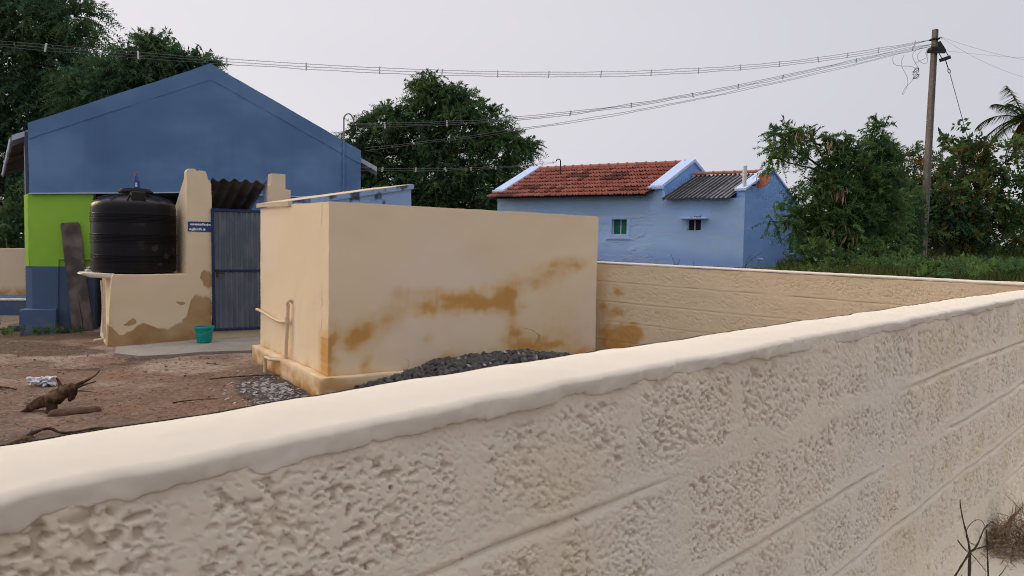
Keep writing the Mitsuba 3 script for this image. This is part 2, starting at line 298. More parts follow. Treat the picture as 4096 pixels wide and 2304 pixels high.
# ------------------------------------------------------------------ ground
def rise(x, y):
    d = (x - 4.57) * .622 + (y - 6.1) * .783
    return (.95 * ss(0, 8, d) * ss(-2, 3, x) + .85 * ss(23, 37, y) * ss(10, 18, x))
def ground_z(x, y):
    x, y = np.asarray(x, float), np.asarray(y, float)
    p = np.stack([x, y, 0 * x], -1)
    yard = ss(1.6, .6, np.maximum(np.abs(x + 4.8) - 4.2, 0)) * ss(1.5, .5, np.maximum(np.abs(y - 7) - 5.5, 0))
    z = rise(x, y) + yard * (.030 * (meshkit.fbm(p * 1.6, 3, 1) - .5) + .022 * (meshkit.fbm(p * 6, 3, 2) - .5) + .013 * (meshkit.fbm(p * 24, 3, 3) - .5))
    z = z + .10 * ss(.6, 2.5, np.hypot(x + 7, y - 10)) * 0 - .05 * ss(-6.4, -7.6, x) * ss(10, 11.4, y)
    far = 1 - yard
    z = z + far * .10 * (meshkit.fbm(p * .35, 3, 7) - .5) * ss(8, 16, np.hypot(x, y))
    outside = ss(-.16, -.05, (x - A_F[0]) * U_F[1] - (y - A_F[1]) * U_F[0])
    return z - .09 * outside
def axis(lo, hi, fine, a, b, grow=1.25):
    m = list(np.arange(a, b + 1e-9, fine)); st = fine
    while m[-1] < hi: st *= grow; m.append(m[-1] + st)
    st = fine
    while m[0] > lo: st *= grow; m.insert(0, m[0] - st)
    return np.array(m)
gx, gy = axis(-900, 900, .035, -8.2, -1.2), axis(-400, 1500, .035, 3.2, 11.2, 1.12)
X, Y = np.meshgrid(gx, gy); Z = ground_z(X, Y)
R_, C_ = X.shape; idx = np.arange(R_ * C_).reshape(R_, C_)
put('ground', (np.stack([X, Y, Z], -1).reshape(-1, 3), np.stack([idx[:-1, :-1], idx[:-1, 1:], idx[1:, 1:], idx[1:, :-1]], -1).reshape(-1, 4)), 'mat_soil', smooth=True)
lab('ground', 'bare reddish earth of the walled yard running out to the grassy field behind', kind='structure')

ap = Polygon([(-4.96, 9.10), (-5.22, 9.62), (-4.36, 10.62), (-3.3, 11.3), (-2.9, 10.6), (-3.1, 9.62), (-3.6, 9.46), (-3.95, 9.30), (-4.18, 9.06), (-4.55, 8.90)])
m = trimesh.creation.extrude_polygon(ap.buffer(-.03).buffer(.03), .10, engine='earcut'); v = m.vertices.copy(); v[:, 2] -= .062
put('concrete_apron', plaster((v, m.faces), .08, .006, 6, 3), 'mat_concrete', smooth=35); lab('concrete_apron', 'cracked grey concrete strip below the metal door', kind='structure')

# ------------------------------------------------------------------ rendered block walls
def wall_height(s, z, lines, bounds, sc, seed, top, groove=1., deep=1.):
    def N(fs, fz, k): return meshkit.noise(np.stack([s * fs, z * fz, 0 * s + k * 1.31], -1), seed + k)
    W = [ln(s) + .006 * 2 * (meshkit.noise(np.stack([s * 3.1, 0 * s + j, 0 * s], -1), seed) - .5) + .003 * (meshkit.noise(np.stack([s * 13, 0 * s + j, 0 * s], -1), seed) - .5) for j, ln in enumerate(lines)]
    e1, e2 = N(14, 14, 1) - .5, N(34, 34, 2) - .5
    edge = (.05 * e1 + .022 * e2) * sc
    m = np.zeros_like(s); h = np.zeros_like(s)
    tops = [top + .1] + W; bots = W + [W[-1] - .5]
    for j in range(len(tops)):
        inside = (z <= tops[j]) & (z > bots[j])
        dv = np.min(np.abs(s[..., None] - np.array(bounds[min(j, len(bounds) - 1)])), axis=-1)
        mm = ss(.026, .05, z - bots[j] + edge) * ss(.012, .034, tops[j] - z - (.13 if j == 0 else 0) + edge) * ss(.016, .04, dv + edge)
        m = np.where(inside, mm, m)
    m = m * (.30 + .70 * ss(.24, .42, .55 * N(3.3, 5, 3) + .45 * N(8, 9, 4)))
    wx, wz = s + .007 * sc * (N(90 / sc, 90 / sc, 10) - .5), z + .007 * sc * (N(90 / sc, 90 / sc, 11) - .5)
    def N2(fs, fz, k): return meshkit.noise(np.stack([wx * fs, wz * fz, 0 * s + k * 1.31], -1), seed + k)
    den = N(10, 12, 13)
    p1 = ss(.62 - .10 * den, .70 - .09 * den, N2(88 / sc, 128 / sc, 5)); p2 = ss(.63, .72, N2(165 / sc, 225 / sc, 6)); p3 = ss(.60, .8, N2(30 / sc, 42 / sc, 16)); lump = N(110 / sc, 120 / sc, 8)
    h = m * deep * (-.0040 * p1 - .0028 * p2 - .0008 * p3 + .0007 * (lump - .5)) * sc + (1 - m) * (.0016 * (N(5, 70, 7) - .5) + .0008 * (lump - .5) - .0012 * p2) + .004 * (N(7, 9, 9) - .5) + .0018 * (N(21, 26, 12) - .5)
    for j, w in enumerate(W):
        A = ss(.12, .34, meshkit.noise(np.stack([s * 1.7, 0 * s + 3 * j, 0 * s + 5], -1), seed))
        t = (w - z) / .022
        h -= groove * A * .010 * np.exp(-((z - w - .001) / .0042) ** 2)
        h -= groove * A * .0125 * np.where(t > 0, np.clip(1 - t, 0, 1) ** 2, 0) - groove * A * .002 * np.exp(-((z - w - .012) / .012) ** 2)
    rng = np.random.default_rng(seed)
    hs, hz, hr = rng.uniform(0, 6, 150), rng.uniform(.3, 1.18, 150), rng.uniform(.0016, .0034, 150)
    for a, b, r in zip(hs, hz, hr):
        if a < .3: continue
        k = (np.abs(s - a) < .02) & (np.abs(z - b) < .02)
        if k.any(): e = np.exp(-(((s[k] - a) ** 2 + ((z[k] - b) / 1.3) ** 2) / r ** 2) ** 2); h[k] -= .012 * e; p1[k] = np.maximum(p1[k], 1.6 * e)
    return h, m, p1, N

def make_wall(key, fr, s_breaks, lines, courses, bounds, ztop, thick, res, sc, seed, bsdf, colour=None, zbot=-.15, groove=1., deep=1.):
    """courses: (z_low(s), z_high(s)) with a list of s boundaries; each block is a piece with its own skin and depth."""
    for j, (lo, hi) in enumerate(courses):
        bs = bounds[j]
        for a, b in zip(bs[:-1], bs[1:]):
            st, zt = res((a + b) / 2, j)
            ns, nz = max(3, int(math.ceil((b - a) / st))), max(3, int(math.ceil((hi(a) - lo(a)) / zt)))
            sv = np.linspace(a, b, ns + 1); t = np.linspace(0, 1, nz + 1)
            S = np.broadcast_to(sv[None], (nz + 1, ns + 1)).copy(); Zz = lo(S) + t[:, None] * (hi(S) - lo(S))
            h, mk, p1, N = wall_height(S, Zz, lines, bounds, sc, seed, ztop(S), groove, deep)
            g = np.stack([S, h, Zz], -1)
            back = g.copy(); back[..., 1] = -.03
            ring = np.r_[np.arange(ns + 1), (np.arange(1, nz + 1)) * (ns + 1) + ns, nz * (ns + 1) + np.arange(ns - 1, -1, -1), np.arange(nz - 1, 0, -1) * (ns + 1)]
            i = np.arange((nz + 1) * (ns + 1)).reshape(nz + 1, ns + 1); n0 = i.size
            f = np.stack([i[:-1, :-1], i[:-1, 1:], i[1:, 1:], i[1:, :-1]], -1).reshape(-1, 4)
            gv = g.reshape(-1, 3); bv = np.vstack([gv[ring], back.reshape(-1, 3)[ring]]); k = len(ring); o = n0 + np.arange(k); o2 = n0 + (np.arange(k) + 1) % k
            f = np.vstack([f, np.stack([o, o + k, o2 + k, o2], -1)])
            vv, ff = fr.mesh((np.vstack([gv, bv]), f))
            col = None
            if colour is not None:
                c = colour(S, Zz, mk, p1, N).reshape(-1, 3); col = np.vstack([c, c[ring], c[ring]])
            put(num(key + '__block'), (vv, ff), bsdf, smooth=True, color=col)
    L0, L1 = bounds[0][0], bounds[0][-1]
    core = fr.mesh(box((L0, -.028, zbot), (L1, -thick, ztop(np.array((L0 + L1) / 2)) - .03), .004))
    put(key + '__core', core, bsdf, color=None if colour is None else np.tile([.50, .43, .345], (len(core[0]), 1)))

def coping(key, fr, L0, L1, ztop, thick, step, seed, lip=.008, drop=.031, bsdf='mat_coping', wav=1.):
    s = np.concatenate([np.arange(a, b, st) for a, b, st in step] + [[L1]])
    n1 = lambda f, k: meshkit.fbm(np.stack([s * f, 0 * s + k, 0 * s], -1), 3, seed + k) - .5
    zt = ztop(s) + .010 * wav * n1(1.9, 1) + .004 * wav * n1(9, 2)
    rag = np.clip(n1(2.1, 3) * .8 + n1(6.5, 4) * 1.0 + n1(19, 12) * .75 + n1(48, 13) * .42 + n1(110, 15) * .2, -.28, .75)
    zl = zt - drop - wav * .020 * rag; far = -thick - .010 + .022 * wav * n1(2.4, 5) + .006 * n1(14, 6)
    near = .002 + (lip + .004) * ss(-.16, .14, n1(3.4, 7) + .5 * n1(12, 14)); r = .020
    prof = []; w8 = []
    for t in np.linspace(0, 1, 5): prof.append((far + .02 * (1 - np.cos(t * np.pi / 2)), zt - .075 * (1 - t) - .006 * (1 - t))); w8.append(1)
    for t in np.linspace(.1, 1, 10): prof.append((far + .02 + (near - r - far - .02) * t, zt + .005 * np.sin(t * np.pi))); w8.append(1 - .5 * t)
    for t in np.linspace(.1, 1, 9): prof.append((near - r * (1 - np.sin(t * np.pi / 2)), zt - .011 * (1 - np.cos(t * np.pi / 2)))); w8.append(.5 * (1 - t))
    for t in np.linspace(.15, 1, 8): prof.append((near * (1 - .35 * t ** 2), zt - .011 + (zl - zt + .011) * t)); w8.append(0)
    prof.append((near * .35, zl - .0022)); prof.append((near * .0 - .004, zl - .001)); prof.append((near * 0 - .04, zl + .006)); w8 += [0, 0, 0]
    g = np.stack([np.stack([s + 0 * d, d + 0 * s, z + 0 * s], -1) for d, z in prof], 0); w8 = np.array(w8)[:, None]
    o = meshkit.fbm(g * np.array([16, 16, 16]), 3, seed + 8) - .5; o2 = meshkit.fbm(g * 60, 2, seed + 9) - .5
    g[..., 2] += .006 * wav * o * w8; g[:-2, :, 1] += (.008 * wav * o + .0022 * o2)[:-2]
    R, Cc = g.shape[:2]; i = np.arange(R * Cc).reshape(R, Cc)
    f = np.stack([i[:-1, :-1], i[:-1, 1:], i[1:, 1:], i[1:, :-1]], -1).reshape(-1, 4)
    put(key + '__coping', fr.mesh((g.reshape(-1, 3), f)), bsdf, smooth=True)

# the near wall, close to the camera on the right
FL = [lambda s, z=z: z + 0 * s for z in (.965, .715, .465, .215)]
top_f = lambda s: 1.212 + .012 * ss(.8, 2.2, s)
joint = lambda given, lo, hi, p: sorted([*given, *np.arange(given[0] - p, lo, -p), *np.arange(given[-1] + p, hi, p), lo, hi])
FB = [joint([1.12, 1.541, 1.963, 2.391, 2.852, 3.296, 3.741, 4.15, 4.546], -2., 8.7, .43), joint([.87, 1.30, 1.74, 2.168, 2.601, 3.045, 3.50, 3.918], -2., 8.7, .43),
      joint([.65, 1.08, 1.51, 1.94, 2.36, 2.781, 3.206, 3.684, 4.124], -2., 8.7, .43), joint([.87, 1.30, 1.74, 2.168, 2.601, 3.02, 3.46, 3.92], -2., 8.7, .43), joint([1.1, 1.52, 1.95, 2.38, 2.80, 3.23, 3.70, 4.13], -2., 8.7, .43)]
fz = [lambda s: top_f(s) - .020, *FL, lambda s: -.16 + 0 * s]
def front_colour(S, Z, m, p1, N):
    c = np.array([.690, .632, .512]) + (.05 * (N(4, 6, 21)[..., None] - .5)) * np.array([1, 1, 1.1])
    tan = ss(.5, .72, .6 * N(2.3, 4.1, 22) + .4 * N(9, 9, 23))[..., None] * (.25 + .75 * m[..., None])
    c = c * (1 - tan * .8) + tan * .8 * np.array([.68, .59, .43])
    gr = ss(.55, .75, N(3, 2.2, 24))[..., None]
    c = c * (1 - gr * .5) + gr * .5 * np.array([.67, .63, .56])
    d = np.clip(m * (p1 + .35 * 0) * (.45 + .55 * ss(.4, .7, N(12, 12, 25))), 0, 1)[..., None]
    c = c * (1 - .5 * d) + .5 * d * np.array([.29, .215, .14]); e = np.clip((p1 - 1) / .5, 0, 1)[..., None]
    return np.clip(c * (1 - e) + e * .03, .02, .9)
def res_f(s, j):
    if s < .3 or s > 6.4 or (j > 0 and s < 1.05) or (j > 1 and s < 1.8) or (j > 2 and s < 2.3): return .05, .05
    if s < 1.7: return .0026, .0026
    if s < 2.5: return .0036, .0034
    if s < 3.5: return .0055, .005
    if s < 4.6: return .0085, .007
    return .013, .009
make_wall('front_wall', FRONT, None, FL, list(zip(fz[1:], fz[:-1])), FB, top_f, .195, res_f, 1., 31, 'mat_front', front_colour, -.2)
coping('front_wall', FRONT, -2., 8.7, top_f, .195, [(-2., .4, .08), (.4, 3., .0035), (3., 6.3, .010), (6.3, 8.7, .06)], 5)
ft = [box((-2, -.02, -.4), (8.7, .42, -.030), .03)]
put('front_wall__footing', FRONT.mesh(plaster(ft[0], .12, .012, 4, 2)), 'mat_coping', smooth=50)
lab('front_wall', 'rough cream painted block wall in the foreground with thick pale coping', 'wall')
lab('front_wall__coping', 'thick pale rounded coping with a ragged lower edge'); lab('front_wall__footing', 'smooth pale plaster footing at the foot of the wall')

# the far wall of the yard
BLN = [lambda s, z=z: z + .026 * s for z in (.937, .70, .465, .23)]
top_b = lambda s: 1.212 + .0165 * s
BBD = [joint([2.4, 2.95, 3.45, 4.0], 0, 4.95, .5), joint([2.2, 2.7, 3.2, 3.66, 4.1], 0, 4.95, .48), joint([2.42, 2.95, 3.4, 3.9, 4.32], 0, 4.95, .48), joint([2.65, 3.2, 3.75, 4.2], 0, 4.95, .5), joint([2.4, 2.95, 3.45, 4.0], 0, 4.95, .5)]
bz = [lambda s: top_b(s) - .024, *BLN, lambda s: -.1 + 0 * s]
make_wall('back_wall', BACK, None, BLN, list(zip(bz[1:], bz[:-1])), BBD, top_b, .195, lambda s, j: (.0095, .0085), 1.35, 77, 'mat_back', groove=.35, deep=.75)
coping('back_wall', BACK, -.15, 4.95, top_b, .195, [(-.15, 4.95, .02)], 15, .006, .020, wav=.5)
lab('back_wall', 'cream painted block wall running off right from the stained enclosure', 'wall')

# ------------------------------------------------------------------ open enclosure with the stained long wall
k = 'toilet_enclosure'
lab(k, 'cream plastered open toilet enclosure with ochre damp stains on its long wall', 'building')
def wall(key, fr, poly, d0, d1, bsdf, edge=.06, amp=.004, seed=0, smooth=40, rd=0):
    return put(key, fr.mesh(plaster(extrude(poly, d0, d1), edge, amp, 7, seed, rd)), bsdf, smooth=smooth)
wall(k + '__long_wall', BLOCK, [(0, -.1), (3.25, -.1), (3.265, .24), (3.255, 1.0), (3.262, 1.80), (3.245, 1.823), (2.4, 1.832), (1.2, 1.838), (0, 1.845)], 0, -.2, 'mat_block', .05, .005, 3)
LEFT = Frame(C0, V_C, -U_C)
wall(k + '__left_wall', LEFT, [(.197, -.1), (2.5, -.1), (2.5, 1.862), (1.225, 1.843), (1.2, 1.862), (.6, 1.852), (.197, 1.848)], 0, -.2, 'mat_block', .05, .005, 4)
RIGHT = Frame(C0 + 3.25 * U_C, V_C, U_C)
wall(k + '__right_wall', RIGHT, [(.197, -.1), (2.5, -.1), (2.5, 1.82), (.197, 1.82)], 0, -.2, 'mat_block', .12, .004, 5)
BACKF = Frame(C0 + 2.5 * V_C, U_C, V_C)
wall(k + '__rear_wall', BACKF, [(.197, -.1), (3.053, -.1), (3.053, 1.82), (.197, 1.82)], 0, -.2, 'mat_block', .12, .004, 6)
pl_poly = Polygon([(-.105, -.11), (3.30, -.11), (3.30, 0), (-.003, 0), (-.003, 2.5), (-.105, 2.5)])
mm = trimesh.creation.extrude_polygon(pl_poly, .30, engine='earcut'); vv = np.array(mm.vertices)
topv = vv[:, 2] > .2; vv = vv * 1.0
vv[:, 2] = vv[:, 2] - .11
pv, pf = plaster((vv, mm.faces), .05, .010, 6, 8, 2)
BP = Frame(C0, U_C, V_C); put(k + '__plinth', BP.mesh((pv, pf)), 'mat_block', smooth=50)
lab(k + '__plinth', 'low projecting plinth streaked ochre near the ground')
# tilted roof slab over the rear half, resting on a blue side wall
sl = []
for s in (-.035, 1.437):
    for t in (1.212, 2.56):
        z = 1.897 + .186 * (s + .035) + .018 * (t - 1.212)
        for dz in (0, -.048): sl.append((s, t, z + dz))
put(k + '__roof_slab', BP.mesh(plaster(hull(sl), .07, .005, 6, 12)), 'mat_slab_edge', smooth=40)
put(k + '__slab_edge', BP.mesh(plaster(hull([(s, t, 1.897 + .186 * (s + .035) + dz) for s in (.02, 1.438) for t in (1.196, 1.2095) for dz in (-.007, -.06)]), .05, .003, 9, 17)), 'mat_old_blue', smooth=40)
lab(k + '__slab_edge', 'mould stained blue front edge of the slab')
lab(k + '__roof_slab', 'tilted cream roof slab with a blackened corner')
wall(k + '__blue_side_wall', BP, [(.01, 1.2), (1.415, 1.2), (1.415, 2.114), (.01, 1.850)], 1.215, 1.40, 'mat_old_blue', .06, .005, 13)
lab(k + '__blue_side_wall', 'mould blackened blue wall under the tilted slab')
wall(k + '__blue_end_wall', Frame(C0 + 1.41 * U_C, V_C, U_C), [(1.402, 1.2), (2.5, 1.2), (2.5, 2.13), (1.402, 2.11)], 0, -.15, 'mat_old_blue', .1, .004, 14)
put(k + '__drain_outlet', tube([np.r_[BLOCK([.237, .145, .085])], np.r_[BLOCK([.237, .05, .085])]], .018, 12, True), 'mat_black')
LP = lambda s, d, z: LEFT([s, d, z])
put(k + '__waste_pipe', cat([tube(curve([LP(1.155, .0, .80), LP(1.157, .03, .83), LP(1.160, .045, .82), LP(1.163, .045, .78)], 14), .018, 10), tube([LP(1.163, .045, .785), LP(1.238, .05, .174)], .019, 10),
                             tube([LP(1.235, .05, .20), LP(1.237, .05, .165)], .024, 10), tube([LP(1.184, .047, .58), LP(1.194, .047, .64)], .025, 10)]), 'mat_cream_pipe', smooth=40)
put(k + '__waste_pipe_001', tube(curve([LP(2.52, .04, .625), LP(2.2, .04, .612), LP(1.7, .04, .575), LP(1.20, .045, .605)], 24), .018, 10), 'mat_cream_pipe', smooth=40)
put(k + '__waste_pipe_002', cat([tube([LP(1.235, .05, .172), LP(1.40, .17, .168), LP(1.62, .17, .166)], .018, 10), tube([LP(1.62, .17, .19), LP(1.625, .17, -.12)], .020, 10), tube([LP(1.62, .17, .195), LP(1.62, .17, .13)], .025, 10)]), 'mat_cream_pipe', smooth=40)

# ------------------------------------------------------------------ toilet room with platform, pillar and door
k = 'toilet_room'
lab(k, 'narrow cream toilet room with blue metal door and corrugated roof behind a tank platform', 'building')
wall(k + '__front_wall', TOI, [(0, -.1), (1.352, -.1), (1.352, 2.27), (1.335, 2.32), (1.305, 2.345), (1.295, 2.40), (1.27, 2.452), (1.19, 2.462), (1.165, 2.446), (1.15, 2.455), (1.135, 2.476), (1.05, 2.476), (1.022, 2.44), (1.022, .976), (.09, .978), (.07, .94), (.04, .5)], 0, -.199, 'mat_platform', .04, .005, 22)
lab(k + '__front_wall', 'cream front wall rising into a pillar, with dark ochre wet patches')
wall(k + '__tank_platform', TOI, [(.0, -.1), (1.02, -.1), (1.02, .970), (.09, .974), (.07, .93), (.04, .5)], -.1985, -1.25, 'mat_platform', .08, .005, 21)
RW = Frame(P0 + 1.022 * U_C, V_C, -U_C)
wall(k + '__return_wall', RW, [(.2, 0), (2.1, 0), (2.1, 1.52), (1.05, 1.97), (.2, 2.37)], 0, -.15, 'mat_platform', .08, .004, 23)
wall(k + '__stub_pillar', TOI, [(2.14, -.1), (2.485, -.1), (2.485, 2.25), (2.408, 2.262), (2.404, 2.484), (2.20, 2.486), (2.195, 2.33), (2.18, 2.30), (2.14, 2.30)], 0, -.2, 'mat_platform', .05, .004, 24)
put(k + '__inner_wall', TOI.mesh(box((2.135, -.203, 0), (2.285, -2.1, 1.9), .01)), 'mat_lilac'); lab(k + '__inner_wall', 'pale lilac inner side wall seen above the door')
put(k + '__inner_wall_001', TOI.mesh(box((2.127, -.03, 0), (2.139, -.198, 2.28), .003)), 'mat_lilac')
put(k + '__rear_wall', TOI.mesh(box((1.0, -2.1, 0), (2.4, -2.25, 1.55), .01)), 'mat_dark_inside')
put(k + '__floor', TOI.mesh(box((1.175, -.2, -.1), (2.132, -2.1, .12), .01)), 'mat_dark_inside')
rr = TOI([1.354, .03, 2.345]); al = np.r_[U_C, 0]; dn = np.r_[V_C * 2.15, -.86]
put(k + '__corrugated_roof', sheet(rr, al, dn, 5, .156, .026, .007, 10, 5, 3), 'mat_asbestos', smooth=50); lab(k + '__corrugated_roof', 'corrugated sheet roof sloping back over the doorway, shade put into its dark tone')
wall(k + '__door_sill', TOI, [(1.354, -.1), (2.138, -.1), (2.138, .135), (1.354, .14)], -.012, -.2, 'mat_platform', .05, .004, 25)
put(k + '__tank_ledge', TOI.mesh(plaster(hull([(-.27, -.16, .985), (-.27, -.9, .985), (.12, -.12, .973), (.12, -.95, .973), (-.30, -.2, .965), (-.30, -.86, .965), (-.16, -.16, .915), (-.16, -.9, .915), (.12, -.12, .90), (.12, -.95, .90)]), .06, .006, 6, 26, 1)), 'mat_coping', smooth=50)
# door
dk = k + '__door'
def dbx(s0, s1, z0, z1, d0=.012, d1=.042): return box((s0, d0, z0), (s1, d1, z1), .004)
tilt = lambda m: (np.stack([m[0][:, 0] - .022 * (m[0][:, 2] - .15) * 0 + (.018 * (1.92 - m[0][:, 2]) / 1.77), m[0][:, 1], m[0][:, 2]], 1), m[1])
put(dk + '__frame', TOI.mesh(tilt(cat([dbx(1.335, 1.375, .15, 1.925), dbx(2.06, 2.10, .15, 1.925), dbx(1.375, 2.06, 1.885, 1.925), dbx(1.375, 2.06, .15, .185)]))), 'mat_door_frame')
put(dk + '__middle_rail', TOI.mesh(tilt(dbx(1.377, 2.058, 1.012, 1.045, .014, .045))), 'mat_door_frame')
for z0, z1 in ((1.048, 1.882), (.188, 1.009)):
    n = 120; s = np.linspace(1.377, 2.058, n); ph = (s - 1.377) / .076
    prof = .011 * np.clip(1.6 * np.cos(2 * np.pi * ph), -.6, 1) + .021
    g = np.stack([np.stack([s, prof + dd, 0 * s + z], -1) for dd, z in ((0, z0), (0, z1), (-.004, z1), (-.004, z0), (0, z0))], 0)
    i = np.arange(g.shape[0] * n).reshape(-1, n); f = np.stack([i[:-1, :-1], i[:-1, 1:], i[1:, 1:], i[1:, :-1]], -1).reshape(-1, 4)
    put(num(dk + '__panel'), TOI.mesh(tilt(cat([(g.reshape(-1, 3), f)]))), 'mat_door', smooth=30)
put(dk + '__latch', TOI.mesh(tilt(cat([box((1.39, .046, .93), (1.41, .066, 1.05), .004), box((1.40, .05, .985), (1.50, .064, .998), .004)]))), 'mat_iron')
# painted sign
SG = Frame(P0, U_C, -V_C)
put(k + '__painted_sign', TOI.mesh(plaster(box((1.03, .004, 1.585), (1.337, .0075, 1.728), .001), .03, .0006, 5, 3)), 'mat_sign'); lab(k + '__painted_sign', 'small blue painted sign with two lines of white Tamil lettering')
TAMIL = [[[[[397,20],[397,27],[403,33],[403,49],[440,49],[440,42],[429,42],[429,36],[440,34],[446,29],[447,19],[442,13],[429,12],[429,18],[436,19],[438,22],[438,25],[434,28],[429,28],[429,22],[426,16],[418,12],[404,13],[400,15]],[[406,25],[410,19],[416,19],[419,21],[420,28],[409,28]],[[420,41],[411,42],[411,35],[420,35]]],[[[358,13],[358,49],[393,49],[394,42],[385,41],[385,12],[373,0],[369,1],[366,4],[376,16],[375,42],[367,41],[367,13]]],[[[372,58],[373,64],[375,65],[381,64],[382,62],[381,56],[375,55]]],[[[296,20],[296,49],[305,49],[305,23],[308,19],[311,19],[313,21],[313,49],[322,49],[323,20],[339,20],[339,49],[348,49],[348,13],[303,12],[298,15]]],[[[206,23],[206,34],[210,43],[219,49],[231,50],[240,47],[245,42],[247,37],[246,20],[258,20],[258,45],[254,46],[252,50],[252,58],[254,62],[261,67],[271,68],[279,65],[284,59],[286,52],[286,13],[277,13],[277,49],[275,57],[270,61],[263,60],[261,55],[262,49],[267,49],[267,13],[236,13],[238,34],[233,42],[229,43],[224,43],[219,41],[216,36],[217,35],[225,35],[229,33],[232,28],[232,19],[227,13],[224,12],[213,13],[210,15]],[[214,26],[215,20],[221,19],[223,25],[220,28],[216,28]]],[[[96,23],[96,33],[98,39],[102,44],[112,49],[126,50],[137,46],[147,50],[161,49],[166,46],[177,49],[202,48],[202,42],[193,41],[193,13],[184,13],[183,42],[176,42],[173,41],[178,30],[178,20],[177,17],[170,12],[162,12],[158,14],[155,18],[154,29],[159,40],[155,43],[147,43],[144,42],[150,30],[150,21],[148,16],[142,12],[133,12],[127,16],[125,21],[125,29],[130,41],[125,43],[114,42],[106,36],[107,35],[115,35],[119,33],[122,28],[122,19],[117,13],[106,12],[103,13],[100,15]],[[163,22],[165,19],[168,19],[169,22],[169,29],[166,35],[163,29]],[[135,21],[138,19],[141,23],[141,28],[137,35],[134,29]],[[105,27],[105,20],[107,19],[112,19],[113,26],[110,28]]],[[[56,49],[92,48],[92,42],[83,41],[83,13],[74,13],[73,42],[65,41],[65,13],[56,13]]],[[[0,49],[9,49],[10,20],[20,20],[20,42],[24,48],[30,50],[41,48],[46,43],[48,37],[48,24],[46,19],[42,15],[36,13],[0,13]],[[30,40],[29,21],[34,20],[38,22],[39,26],[39,35],[38,40],[35,43],[31,43]]]],[[[[297,57],[306,57],[307,28],[317,28],[317,50],[321,56],[327,58],[338,56],[343,51],[345,45],[345,32],[343,27],[339,23],[333,21],[297,21]],[[326,29],[332,28],[335,30],[336,34],[335,47],[331,51],[328,51],[326,47]]],[[[325,70],[328,73],[334,72],[335,70],[334,64],[332,63],[326,64]]],[[[252,57],[261,57],[261,28],[290,28],[291,21],[252,21]]],[[[183,57],[192,57],[192,28],[213,28],[214,53],[209,55],[208,66],[210,70],[217,75],[227,76],[235,73],[239,69],[242,60],[242,21],[233,21],[233,57],[231,65],[227,69],[219,68],[217,63],[218,57],[223,57],[223,21],[183,21]]],[[[133,57],[142,57],[142,28],[163,28],[164,57],[173,57],[173,21],[133,21]]],[[[155,66],[156,72],[158,73],[164,72],[165,70],[164,64],[158,63]]],[[[56,6],[57,14],[64,18],[72,17],[71,11],[67,11],[65,10],[66,7],[75,7],[81,12],[78,16],[77,20],[58,20],[58,56],[67,56],[67,27],[77,27],[78,49],[83,56],[89,57],[89,66],[91,70],[94,73],[102,76],[108,76],[116,73],[120,69],[123,60],[123,21],[114,21],[113,62],[108,69],[103,69],[99,67],[98,60],[101,52],[104,50],[106,43],[105,28],[101,23],[97,21],[87,19],[90,16],[99,16],[99,9],[88,9],[83,2],[77,0],[61,1]],[[88,48],[87,28],[92,27],[97,34],[96,46],[92,50],[89,50]]],[[[0,28],[0,35],[6,41],[6,57],[43,57],[43,50],[32,50],[32,44],[43,42],[49,37],[50,27],[45,21],[32,20],[32,26],[39,27],[41,30],[41,33],[37,36],[32,36],[32,30],[29,24],[21,20],[7,21],[3,23]],[[9,33],[13,27],[19,27],[22,29],[23,36],[12,36]],[[23,49],[14,50],[14,43],[23,43]]]]]
for ln, (s0, z0, sc) in zip(TAMIL, ((1.063, 1.668, .275 / 447 * 1.0), (1.048, 1.594, .215 / 345))):
    parts = []
    for g in ln:
        p = Polygon(g[0], g[1:]).buffer(1.6)
        for q in getattr(p, 'geoms', [p]):
            q = q.simplify(.6)
            parts.append(extrude(Polygon([(s0 + x * sc, z0 + y * sc) for x, y in q.exterior.coords], [[(s0 + x * sc, z0 + y * sc) for x, y in r.coords] for r in q.interiors]), .0082, .0100))
    put(num(k + '__painted_sign__lettering'), TOI.mesh(cat(parts)), 'mat_letters')

# ------------------------------------------------------------------ water tank, bottle, pipe, valve
k = 'water_tank'; tc = np.array([-5.495, 10.65]); r0 = .555
lab(k, 'black ribbed plastic water tank standing on the cream platform', 'water tank')
prof = [(0, .985), (r0 - .03, .985), (r0 - .008, 1.0), (r0, 1.03)]
for zc in (1.181, 1.471, 1.757):
    for j in range(4):
        z = zc - .054 + j * .036
        prof += [(r0 - .001, z - .013), (r0 + .010, z - .006), (r0 + .010, z + .004), (r0 - .001, z + .011)]
prof += [(r0, 1.90), (r0 - .004, 1.945), (r0 - .03, 1.985), (r0 - .09, 2.02), (r0 - .2, 2.06), (r0 - .31, 2.085), (.2, 2.092), (0, 2.094)]
put(k + '__body', lathe(prof, 80, (tc[0], tc[1], 0)), 'mat_tank', smooth=40)
put(k + '__neck', lathe([(.20, 2.07), (.205, 2.125), (.2, 2.13), (0, 2.13)], 40, (tc[0] + .02, tc[1], 0)), 'mat_black', smooth=40)
put(k + '__lid', lathe([(0, 2.126), (.225, 2.126), (.235, 2.135), (.232, 2.158), (.20, 2.166), (.196, 2.185), (.15, 2.19), (0, 2.192)], 44, (tc[0] + .02, tc[1], 0)), 'mat_black', smooth=40)
put(k + '__dome_boss', Frame(tc, U_C, -V_C).mesh(box((-.075, .16, 2.0), (.105, .47, 2.128), .012)), 'mat_black')
RB = Frame(tc, unit([.99, .12]), unit([.12, -.99]))
ribs = []
for j in range(14):
    a = j / 14 * 2 * np.pi + .1
    ribs.append(tube([(tc[0] + q * np.cos(a), tc[1] + q * np.sin(a), z) for q, z in ((.26, 2.088), (.36, 2.074), (.45, 2.045), (.52, 2.012))], .009, 6))
